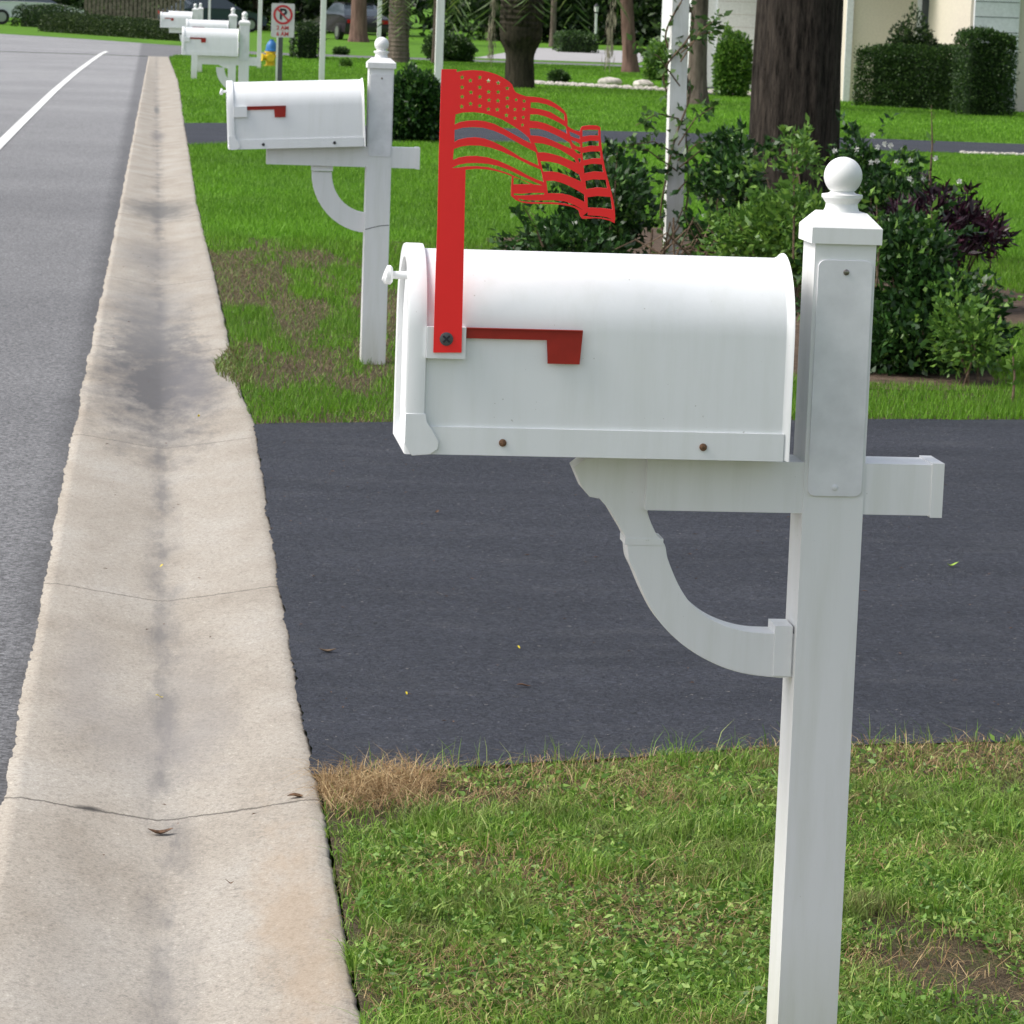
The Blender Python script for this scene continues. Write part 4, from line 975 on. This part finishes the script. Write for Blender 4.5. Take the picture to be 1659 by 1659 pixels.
# palms
def palm(px, py, Y, label, r, h, boots, n=16, L=2.0, waist=None):
    x, _ = at(px, py, Y); t = empty('palm_tree', (x, Y, 0), label, 'palm tree')
    bm = bmesh.new(); seg = 28; rings = []; nr = 60
    for k in range(nr+1):
        z = -.1+(h+.1)*k/nr
        base = 1+.16*math.exp(-max(z, 0)/.25); wst = .78+.42/(1+math.exp(-(z-waist)/.07)) if waist else 1
        rr = r*base*wst*(1+.035*math.sin(z*60))
        rings.append([bm.verts.new((x+rr*(1+.03*math.sin(i*3+z*9))*math.cos(2*PI*i/seg), Y+rr*math.sin(2*PI*i/seg), z)) for i in range(seg)])
    for a, b in zip(rings, rings[1:]):
        for i in range(seg): bm.faces.new((a[i], a[(i+1) % seg], b[(i+1) % seg], b[i]))
    bm.faces.new(rings[-1])
    if boots:
        for k in range(boots):
            z = random.uniform(waist or .5, h); a = random.uniform(0, 2*PI); rr = r*1.15
            d_ = Vector((math.cos(a), math.sin(a), 0)); p = Vector((x, Y, z))+d_*rr; wv = Vector((-d_.y, d_.x, 0))*random.uniform(.03, .06)
            v = [bm.verts.new(q) for q in (p-wv-d_*.03, p+wv-d_*.03, p+wv*.6+d_*.05+Vector((0, 0, .12)), p-wv*.6+d_*.05+Vector((0, 0, .12)), p-d_*.03+Vector((0, 0, .04)))]
            bm.faces.new((v[0], v[1], v[2], v[3])); bm.faces.new((v[0], v[3], v[4])); bm.faces.new((v[1], v[4], v[2])); bm.faces.new((v[4], v[3], v[2]))
    build('trunk', bm, M['palmbark'] if waist else M['bark_far'], t, True)
    for k in range(n):
        a = 2*PI*k/n+random.uniform(-.2, .2); el = random.uniform(-.2, 1.1); P_ = []; D_ = []
        pts = []
        for s_ in np.linspace(0, 1, 22):
            rr = L*s_*math.cos(el)*.95; zz = h+L*(math.sin(el)*s_-.75*s_*s_)
            pts.append(Vector((x+rr*math.cos(a), Y+rr*math.sin(a), zz)))
        for i in range(2, 21):
            dd = (pts[i+1]-pts[i]).normalized(); sd_ = dd.cross(Vector((0, 0, 1))).normalized()
            for s2 in (-1, 1):
                P_.append(pts[i]); D_.append(sd_*s2+dd*.6+Vector((0, 0, -.35)))
        V, F = leaf_arrays(np.array(P_), np.array(D_), L*.22, .035); fr = bulk('frond', V, F, M['frond'], t)
    return t
palm(841, 140, 63.5, 'stout dark palm with shaggy old leaf bases on its trunk', .33, 3.0, 240, 18, 2.2, .78)
palm(645, 96, 86, 'grey trunked palm left of the rounded bush', .26, 2.2, 0, 16, 1.9)
# hanging moss / dead frond strands
def strands(px, py0, py1, Y, wid, label, n=110):
    x, z1 = at(px, py0, Y); _, z0 = at(px, py1, Y)
    P = np.stack([x+rng.normal(size=n)*wid, Y+rng.normal(size=n)*wid, rng.uniform(z0+(z1-z0)*.2, z1+.5, n)], 1)
    D = np.tile([[0, 0, -1.]], (n, 1))+rng.normal(size=(n, 3))*.08
    V, F = leaf_arrays(P, D, (z1-z0)*.35*rng.uniform(.4, 1.2, n), .02)
    tag(bulk('hanging_strands', V, F, M['moss']), label, 'hanging moss')
strands(798, 25, 100, 64, .04, 'tan dead strands hanging left of the stout dark palm')
strands(990, 35, 112, 70, .05, 'pale moss strands hanging in front of the back lawn')

# ------------------------------------------------------------------ hedges and background shrubs
def hedge(px0, py0, px1, py1, top0, top1, depth, dens, L, m, label, cat='hedge', Y0=None, Y1=None, rnd=.25, bx=None):
    """clipped hedge between two ground pixels, with its two top pixels"""
    if Y0 is None: xa_, ya = gp(px0, py0); xb_, yb = gp(px1, py1)
    else: ya, yb = Y0, Y1; xa_ = at(px0, py0, ya)[0]; xb_ = at(px1, py1, yb)[0]
    ha = at(px0, top0, ya)[1]; hb = at(px1, top1, yb)[1]
    t = empty('hedge', ((xa_+xb_)/2, (ya+yb)/2, 0), label, cat)
    a = np.array([xa_, ya]); b = np.array([xb_, yb]); ln = np.linalg.norm(b-a); u = (b-a)/ln; v = np.array([-u[1], u[0]])
    if v[1] < 0: v = -v
    area = 2*ln*max(ha, hb)+ln*depth+2*depth*max(ha, hb); n = int(area*dens*1.9)
    which = rng.uniform(size=n); s_ = rng.uniform(size=n); h_ = ha+(hb-ha)*s_
    dd = np.where(which < .55, 0.0, np.where(which < .85, rng.uniform(size=n), 1.0)); zz = np.where((which >= .55) & (which < .85), 1.0, rng.uniform(size=n))
    endm = rng.uniform(size=n) < (depth/(ln+depth))*.5; s_ = np.where(endm, np.round(rng.uniform(size=n)), s_); dd = np.where(endm, rng.uniform(size=n), dd); zz = np.where(endm, rng.uniform(size=n), zz)
    # round the upper shoulders
    q = np.clip((zz-.75)/.25, 0, 1); dd = .5+(dd-.5)*(1-rnd*q*q)
    e = np.minimum(s_, 1-s_)*ln; zz = zz*(1-rnd*.35*np.clip(1-e/(.4*depth+.05), 0, 1))
    wob = (fbm(s_*ln+px0, zz*h_+dd, 2.2)-.5)*.16
    XY = a[None]+u[None]*(s_*ln)[:, None]+v[None]*(dd*depth)[:, None]
    dp = rng.uniform(size=n)**2*.16; P = np.stack([XY[:, 0], XY[:, 1]+dp*np.where(dd < .3, 1, 0), zz*h_+.02-dp*(zz > .9)], 1); cen = np.array([(xa_+xb_)/2, (ya+yb)/2, .4])
    out = np.stack([v[0]*(dd-.5)*2, v[1]*(dd-.5)*2, (zz > .93)*1.0], 1); P += out*wob[:, None]
    P += rng.normal(size=(n, 3))*.02
    D = out+rng.normal(size=(n, 3))*.6; V, F = leaf_arrays(P, D, L*rng.uniform(.6, 1.3, n), L*.6*rng.uniform(.7, 1.2, n))
    bulk('foliage', V, F, m, t)
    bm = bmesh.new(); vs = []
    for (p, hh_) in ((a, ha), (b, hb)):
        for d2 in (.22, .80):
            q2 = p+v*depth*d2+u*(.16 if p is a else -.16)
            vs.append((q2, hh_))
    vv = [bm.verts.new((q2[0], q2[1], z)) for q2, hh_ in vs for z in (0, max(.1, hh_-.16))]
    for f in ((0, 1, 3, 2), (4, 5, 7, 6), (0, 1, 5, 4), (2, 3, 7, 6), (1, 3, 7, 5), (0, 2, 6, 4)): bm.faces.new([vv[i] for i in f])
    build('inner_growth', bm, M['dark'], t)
    return t
hedge(64, 51, 293, 67, 22, 42, 1.6, 190, .085, M['hedge_dry'], 'long low clipped hedge across the corner beyond the road')
hedge(20, 44, 92, 44, 8, 12, 1.6, 120, .10, M['dark'], 'darker hedge behind the left end of the long low hedge', Y0=141, Y1=139)
hedge(1384, 172, 1572, 182, 74, 84, 1.6, 1100, .05, M['hedge'], 'big squared dark hedge in front of the cream house', rnd=.07)
hedge(1560, 190, 1641, 192, 52, 56, .85, 1100, .05, M['hedge'], 'tall clipped column hedge at the right end of the squared hedge', Y0=54.6, Y1=54.6, rnd=.12)
hedge(474, 92, 524, 92, 34, 38, 1.2, 260, .08, M['dark'], 'dark hedge between the sign and the second lamp post', Y0=87, Y1=87)
hedge(905, 78, 968, 78, 52, 56, 1.4, 160, .10, M['hedge'], 'low clipped bush on the lawn beyond the stout palm', Y0=118, Y1=118)
def bush(px, py, Y, wpx, hpx, n, L, m, label, name='shrub', cat='bush', depth=None):
    x, z0 = at(px, py, Y); k = Y/5500; rx = wpx*k/2; h = hpx*k
    bl = [(x, Y, h*.48, rx*.85, rx*.8, h*.50), (x-rx*.4, Y, h*.42, rx*.6, rx*.6, h*.42), (x+rx*.42, Y, h*.40, rx*.58, rx*.6, h*.42)]
    return shrub(name, (x, Y), bl, n, L, L*.6, m, label, cat, nst=8, sr=.01)
bush(672, 230, 37.2, 104, 122, 9000, .055, M['shrub'], 'dark rounded shrub behind the second mailbox post')
bush(727, 103, 90, 88, 46, 5000, .08, M['hedge'], 'low rounded bush behind the white post left of the stout palm')
bush(1185, 157, 62, 62, 112, 5000, .08, M['shrub_lite'], 'bright light green bush beside the white garage')
bush(905, 134, 69, 32, 20, 700, .07, M['hedge'], 'tiny bush at the edge of the white gravel strip')
bush(1066, 130, 74, 46, 66, 3200, .09, M['shrub_lite'], 'light green bush left of the vine covered post')
bush(1475, 120, 58.5, 95, 66+90, 3500, .07, M['dark'], 'loose dark bush showing above the squared hedge')
bush(560, 110, 78, 0+20, 14, 350, .06, M['shrub_lite'], 'small weed clump on the lawn by the second lamp post')
bush(552, 78, 96, 26, 12, 400, .07, M['hedge'], 'small low plant beneath the dark parked car')

# ------------------------------------------------------------------ gravel strip and rocks
P = []; bm = bmesh.new()
for k in range(900):
    s_ = random.random(); X_ = 6.7+4.7*s_; Y_ = 68.0-4.2*s_+random.uniform(-1.0, 1.0)*.9; r_ = random.uniform(.02, .055)
    bmesh.ops.create_icosphere(bm, subdivisions=1, radius=r_, matrix=Matrix.Translation((X_, Y_, r_*.5+.01)) @ Matrix.Diagonal((1, 1.1, .7, 1)))
for k in range(160):
    X_ = random.uniform(9.3, 10.6); Y_ = 38.5+random.uniform(-.10, .10)+(X_-9.3)*.05; r_ = random.uniform(.012, .03)
    bmesh.ops.create_icosphere(bm, subdivisions=1, radius=r_, matrix=Matrix.Translation((X_, Y_, r_*.5+.01)) @ Matrix.Diagonal((1, 1.1, .7, 1)))
tag(build('gravel', bm, M['stone']), 'strip of pale gravel stones across the back lawn', 'gravel', kind='stuff')
for px, py, rx, lab in ((988, 138, .21, 'large flat pale rock on the gravel strip, the left one'), (1042, 142, .17, 'pale rock on the gravel strip, nearest the vine covered post')):
    X_, Y_ = gp(px, py); bm = bmesh.new(); bmesh.ops.create_icosphere(bm, subdivisions=3, radius=1)
    for v in bm.verts:
        v.co *= 1+.12*math.sin(v.co.x*5+px)*math.sin(v.co.y*4); v.co = Vector((X_+v.co.x*rx*1.2, Y_+v.co.y*rx, .06+v.co.z*.10))
    tag(build('rock', bm, M['stone'], None, True), lab, 'rock', 'rocks on the gravel strip')

# ------------------------------------------------------------------ houses
def wallbox(name, x0_, x1_, y0_, y1_, z0_, z1_, m, parent):
    bm = bmesh.new(); box(bm, x0_, x1_, y0_, y1_, z0_, z1_); return build(name, bm, m, parent)
hx0 = at(1367, 150, 61.3)[0]; gx0 = at(1575, 150, 58.0)[0]
t = empty('house', (hx0+3, 61.3, 0), 'cream walled house with white corner trim behind the squared hedge', 'house')
wallbox('wall', hx0, hx0+9, 61.3, 70, -.2, 2.9, M['stucco'], t)
wallbox('garage_wall', gx0-.1, gx0+8, 58.0, 61.29, -.2, 2.9, M['stucco'], t)
wallbox('corner_trim', hx0-.02, hx0+.10, 61.26, 61.299, -.1, 2.9, M['trim'], t)
wx = at(1523, 60, 61.3)[0]
wn = wallbox('window', wx-.45, wx+.42, 61.24, 61.299, 1.0, 2.3, M['trim'], t); wallbox('pane', wx-.38, wx-.05, 61.225, 61.239, 1.08, 2.22, M['glass'], wn); wallbox('pane', wx+.02, wx+.35, 61.225, 61.239, 1.08, 2.22, M['glass'], wn)
dxp = at(1543, 60, 61.0)[0]; wallbox('downspout', dxp-.04, dxp+.04, 61.16, 61.24, 0, 2.9, M['black'], t)
gdx = at(1600, 150, 55.3)[0]
gd = wallbox('garage_door', gx0-.05, gx0+.74, 57.92, 57.999, -.02, 2.3, M['trim'], t)
for k in range(9): wallbox('panel_groove', gx0-.04, gx0+.73, 57.915, 57.9199, .05+k*.26, .062+k*.26, M['greymetal'], gd)
bm = bmesh.new(); rf = [(hx0-.6, 60.6, 2.9), (hx0+10, 60.6, 2.9), (hx0+10, 71, 2.9), (hx0-.6, 71, 2.9), (hx0+3, 65.8, 4.9), (hx0+7, 65.8, 4.9)]
v = [bm.verts.new(p) for p in rf]
for f in ((0, 1, 5, 4), (1, 2, 5), (2, 3, 4, 5), (3, 0, 4), (0, 3, 2, 1)): bm.faces.new([v[i] for i in f])
build('roof', bm, M['roof'], t)
bm = bmesh.new(); rf = [(gx0-.5, 57.2, 2.902), (gx0+8.5, 57.2, 2.902), (gx0+8.5, 60.5, 2.902), (gx0-.5, 60.5, 2.902), (gx0+3.2, 58.9, 4.2), (gx0+5.6, 58.9, 4.2)]
v = [bm.verts.new(p) for p in rf]
for f in ((0, 1, 5, 4), (1, 2, 5), (2, 3, 4, 5), (3, 0, 4), (0, 3, 2, 1)): bm.faces.new([v[i] for i in f])
build('roof', bm, M['roof'], t)
wx0 = at(1137, 140, 70)[0]
t = empty('garage', (wx0+2, 70, 0), 'white garage wall behind the bright green bush and the oak', 'garage')
wallbox('wall', wx0, wx0+2.75, 70, 76, -.1, 2.8, M['trim'], t)
gd = wallbox('garage_door', wx0+.25, wx0+2.5, 69.95, 69.999, 0, 2.2, M['trim'], t)
for k in range(8): wallbox('panel_groove', wx0+.26, wx0+2.49, 69.945, 69.9499, .2+k*.26, .215+k*.26, M['galv'], gd)
bm = bmesh.new(); rf = [(wx0-.4, 69.4, 2.8), (wx0+3.2, 69.4, 2.8), (wx0+3.2, 76.6, 2.8), (wx0-.4, 76.6, 2.8), (wx0+1.4, 72, 3.9), (wx0+1.4, 74, 3.9)]
v = [bm.verts.new(p) for p in rf]
for f in ((0, 1, 4), (1, 2, 5, 4), (2, 3, 5), (3, 0, 4, 5), (0, 3, 2, 1)): bm.faces.new([v[i] for i in f])
build('roof', bm, M['roof'], t)

# ------------------------------------------------------------------ wooden fence at the far left
fa, _ = at(136, 20, 146); fb, _ = at(300, 20, 140)
t = empty('wooden_fence', ((fa+fb)/2, 144, 0), 'weathered vertical board fence behind the long low hedge', 'fence')
nb = int((fb-fa)/.17); bm = bmesh.new()
for k in range(nb):
    x = fa+(fb-fa)*k/nb; y = 146-6*k/nb; hgt = 1.75+random.uniform(-.03, .03)
    box(bm, x, x+.135, y, y+.03, 0, hgt)
build('boards', bm, M['wood'], t)
for zz in (.4, 1.3):
    bm = bmesh.new(); v = [bm.verts.new(p) for p in ((fa, 146.04, zz), (fb, 140.04, zz), (fb, 140.09, zz), (fa, 146.09, zz), (fa, 146.04, zz+.09), (fb, 140.04, zz+.09), (fb, 140.09, zz+.09), (fa, 146.09, zz+.09))]
    for f in ((0, 1, 2, 3), (4, 5, 6, 7), (0, 1, 5, 4), (1, 2, 6, 5), (2, 3, 7, 6), (3, 0, 4, 7)): bm.faces.new([v[i] for i in f])
    build('rail', bm, M['wood'], t)

# ------------------------------------------------------------------ cars
def car(cx, cy, ang, paint, label):
    """sedan, nose along +x before turning by ang"""
    t = empty('parked_car', (0, 0, 0), label, 'car')
    def pt(name, bm, m, par=None, sm=True, bev=0): return build(name, bm, m, par or t, sm, bev)
    low = [(-2.2, .32), (-2.25, .55), (-2.2, .85), (-1.7, .95), (-.9, .98), (.75, .96), (1.55, .86), (2.1, .72), (2.2, .5), (2.15, .3)]
    bm = bmesh.new(); rings = []
    for y, sc in ((-.86, .0), (-.90, .02), (-.90, .0), (.90, .0), (.90, .02), (.86, .0)):
        rings.append([bm.verts.new((x*(.97 if abs(y) < .87 else 1), y, z+(0.0 if abs(y) > .87 else .01))) for x, z in low])
    for a, b in zip(rings, rings[1:]):
        k = len(a)
        for i in range(k):
            try: bm.faces.new((a[i], a[(i+1) % k], b[(i+1) % k], b[i]))
            except ValueError: pass
    bm.faces.new(rings[0]); bm.faces.new(rings[-1]); pt('body', bm, paint, bev=.0)
    bm = bmesh.new(); cab = [(-1.75, .94), (-1.15, 1.36), (-.3, 1.43), (.25, 1.38), (1.0, .95)]
    rg_ = [[bm.verts.new((x*s2, y*w2, z)) for x, z in cab] for y, w2, s2 in ((-.80, 1, 1), (-.62, 1, .98), (.62, 1, .98), (.80, 1, 1))]
    for v in rg_[0]+rg_[3]: 
        if v.co.z > 1.2: v.co.y *= .80
    for a, b in zip(rg_, rg_[1:]):
        for i in range(5): bm.faces.new((a[i], a[(i+1) % 5], b[(i+1) % 5], b[i]))
    bm.faces.new(rg_[0]); bm.faces.new(rg_[-1]); pt('cabin', bm, M['glass'])
    bm = bmesh.new(); box(bm, -1.12, .28, -.60, .60, 1.385, 1.45); pt('roof', bm, paint, bev=.03)
    for wx_ in (-1.35, 1.35):
        for wy in (-.86, .86):
            bm = bmesh.new(); tube(bm, [(wx_, wy-.10, .32), (wx_, wy+.10, .32)], .32, 24); wo = pt('wheel', bm, M['rubber'])
            bm = bmesh.new(); sgn = 1 if wy > 0 else -1; tube(bm, [(wx_, wy+sgn*.09, .32), (wx_, wy+sgn*.108, .32)], .20, 16); pt('rim', bm, M['rim'], wo)
    for sy in (-.65, .65):
        bm = bmesh.new(); box(bm, -2.27, -2.19, sy-.17, sy+.17, .66, .80); pt('tail_light', bm, M['lamp_red'], bev=.01)
        bm = bmesh.new(); box(bm, 2.10, 2.215, sy-.16, sy+.16, .55, .66); pt('headlight', bm, M['galv'], bev=.01)
    t.location = (cx, cy, 0); t.rotation_euler = (0, 0, ang)
    return t
cx_, _ = at(52, 15, 147); car(cx_, 147, .12, M['carwhite'], 'white car at the far left behind the hedges')
cx_, _ = at(572, 40, 132); car(cx_, 134, PI/2+.25, M['cardark'], 'dark parked car seen from behind, beyond the reddish trunk')
cx_, _ = at(345, 40, 150); car(cx_, 150, .5, M['carblue'], 'dark blue parked car beyond the distant mailboxes')

# ------------------------------------------------------------------ background trees closing the view
crown_src = None
def back_tree(x, y, h, R_, k):
    global crown_src
    labs = ['broad dark tree closing the view, %s', 'dense dark evergreen behind the lawns, %s']
    return x, y, h, R_
spots = [(-14, 168, 'behind the white car'), (-7.5, 162, 'above the wooden fence'), (-1.5, 158, 'behind the right end of the fence'), (5, 162, 'beyond the distant mailboxes'), (9, 158, 'right of the blue car'), (15, 150, 'behind the dark car'), (20.5, 152, 'left of the stout palm, far back'), (26, 150, 'directly behind the stout palm'), (32, 156, 'at the end of the side road'), (36, 140, 'right of the side road'), (26.5, 112, 'behind the light green bush'), (40, 128, 'left behind the white garage'), (30, 95, 'right behind the white garage'), (22, 92, 'behind the oak trunk'), (27, 84, 'behind the cream house'), (19, 101, 'between palm and leaning trunk')]
src = None
for k, (x, y, where) in enumerate(spots):
    if k < 3:
        t = empty('background_tree', (0, 0, 0), 'x', 'tree'); trunk_mesh('trunk', 0, 0, .22, 3.2, M['bark_far'], t, .3, seg=16, nr=8)
        bl = [(random.uniform(-1, 1)*2.2, random.uniform(-1, 1)*2.2, random.uniform(.5, 5.5), random.uniform(1.3, 2.2), random.uniform(1.3, 2.2), random.uniform(.9, 1.7)) for _ in range(15)]
        leafy('crown', bl, 9000, .30, .17, M['dark'], t, zmin=.05, shell=.3)
        if k == 0: src = [t]
        else: src.append(t)
        o = t
    else:
        s0_ = src[k % 3]; o = s0_.copy(); COL.objects.link(o)
        for ch in s0_.children: c = ch.copy(); COL.objects.link(c); c.parent = o
    o.location = (x, y, 0); o.rotation_euler = (0, 0, k*1.7); sc = 1.0+.25*((k*37) % 5)/4; o.scale = (sc*1.15, sc*1.15, sc)
    tag(o, 'dark leafy background tree '+where, 'tree', 'dark trees closing the view')
# far wood behind everything
n = 52000; u = rng.uniform(size=n); X = -70+u*190; Y = 205+rng.normal(size=n)*4+12*vnoise(X, X*0, .05); Z = rng.uniform(size=n)**.8*(8+7*vnoise(X, X*0+3, .12))
V, F = leaf_arrays(np.stack([X, Y, Z], 1), rng.normal(size=(n, 3)), rng.uniform(.5, 1.1, n), rng.uniform(.4, .8, n))
tag(bulk('distant_wood', V, F, M['dark']), 'dark mass of trees far behind the lawns', 'wood', kind='stuff')

# ------------------------------------------------------------------ litter
def fallen_leaf(px, py, size, m, label, z=.012, ang=None, curl=.4, zg=0):
    X_, Y_ = gp(px, py, zg); a = random.uniform(0, PI) if ang is None else ang; bm = bmesh.new(); L_ = size; W_ = size*.42; nn = 7; rows = []
    for k in range(nn):
        s_ = k/(nn-1); w_ = W_*math.sin(PI*min(.98, s_*.95+.03))**.8; zc = curl*L_*(s_-.5)**2*2+.003*math.sin(s_*5+px)
        rows.append([(L_*(s_-.5), j*w_/2, zc+abs(j)*w_*.25) for j in (-1, 0, 1)])
    vs = [[bm.verts.new((X_+p[0]*math.cos(a)-p[1]*math.sin(a), Y_+p[0]*math.sin(a)+p[1]*math.cos(a), z+p[2])) for p in r] for r in rows]
    for r1, r2 in zip(vs, vs[1:]):
        for j in (0, 1): bm.faces.new((r1[j], r1[j+1], r2[j+1], r2[j]))
    tag(build('fallen_leaf', bm, m, None, True), label, 'leaf', 'leaves fallen on the pavement')
fallen_leaf(260, 1350, .047, M['dryleaf'], 'curled brown leaf in the gutter just in front of the near joint', -.0335, .1, .22, -.035)
fallen_leaf(372, 1422, .016, M['dryleaf'], 'tiny dark leaf right of the curled brown one on the gutter', -.008, .2, .3)
fallen_leaf(258, 1130, .018, M['yellowleaf'], 'yellow petal in the middle of the gutter beyond the near joint', -.033, .2, .2, -.035)
fallen_leaf(262, 918, .014, M['yellowleaf'], 'small yellow petal in the gutter near the second joint', -.033, .6, .2, -.035)
fallen_leaf(848, 1120, .032, M['dryleaf'], 'brown leaf on the near part of the dark driveway', .011, .2, .3)
fallen_leaf(708, 837, .022, M['dryleaf'], 'small pale brown leaf on the driveway below the second mailbox post', .013)
fallen_leaf(1543, 924, .034, M['greenleaf'], 'light green leaf on the driveway right of the nearest post', .013, .1, .5)
fallen_leaf(840, 1058, .012, M['yellowleaf'], 'yellow speck of petal in the middle of the driveway', .013)
fallen_leaf(658, 1133, .010, M['yellowleaf'], 'yellow speck of petal on the driveway near the lawn', .013)
fallen_leaf(322, 676, .022, M['yellowleaf'], 'small yellow leaf near the right lip of the gutter', .004)
fallen_leaf(530, 1063, .040, M['twig'], 'thin dark twig on the driveway by the gutter', .013, 0.0, .1)
fallen_leaf(484, 1293, .045, M['dryleaf'], 'rusty brown leaf at the right end of the near gutter joint', .001, .1, .12)
bm = bmesh.new()
for k in range(240):
    X_ = random.uniform(-.2, 2.6); Y_ = random.uniform(5.2, 22) if X_ < .33 else random.uniform(6.9, 12.2)
    if X_ > .33 and not (nearE(X_)+.1 < Y_ < farE(X_)): continue
    c = float(gutC(Y_)); z_ = .012
    if X_ < .33: z_ = float(np.interp(abs(X_-c)/.3, [0, .2, .6, 1], [-.035, -.029, -.010, .004]))+.002
    a = random.uniform(0, PI); l_ = random.uniform(.003, .010)
    d_ = Vector((math.cos(a), math.sin(a), 0))*l_; e_ = Vector((-math.sin(a), math.cos(a), 0))*random.uniform(.001, .003); p = Vector((X_, Y_, z_))
    v = [bm.verts.new(p+q) for q in (-d_, e_+Vector((0, 0, .002)), d_, -e_+Vector((0, 0, .0015)))]; bm.faces.new(v)
tag(build('plant_litter', bm, M['dryleaf']), 'tiny brown bits of plant litter on gutter and driveway', 'litter', kind='stuff')
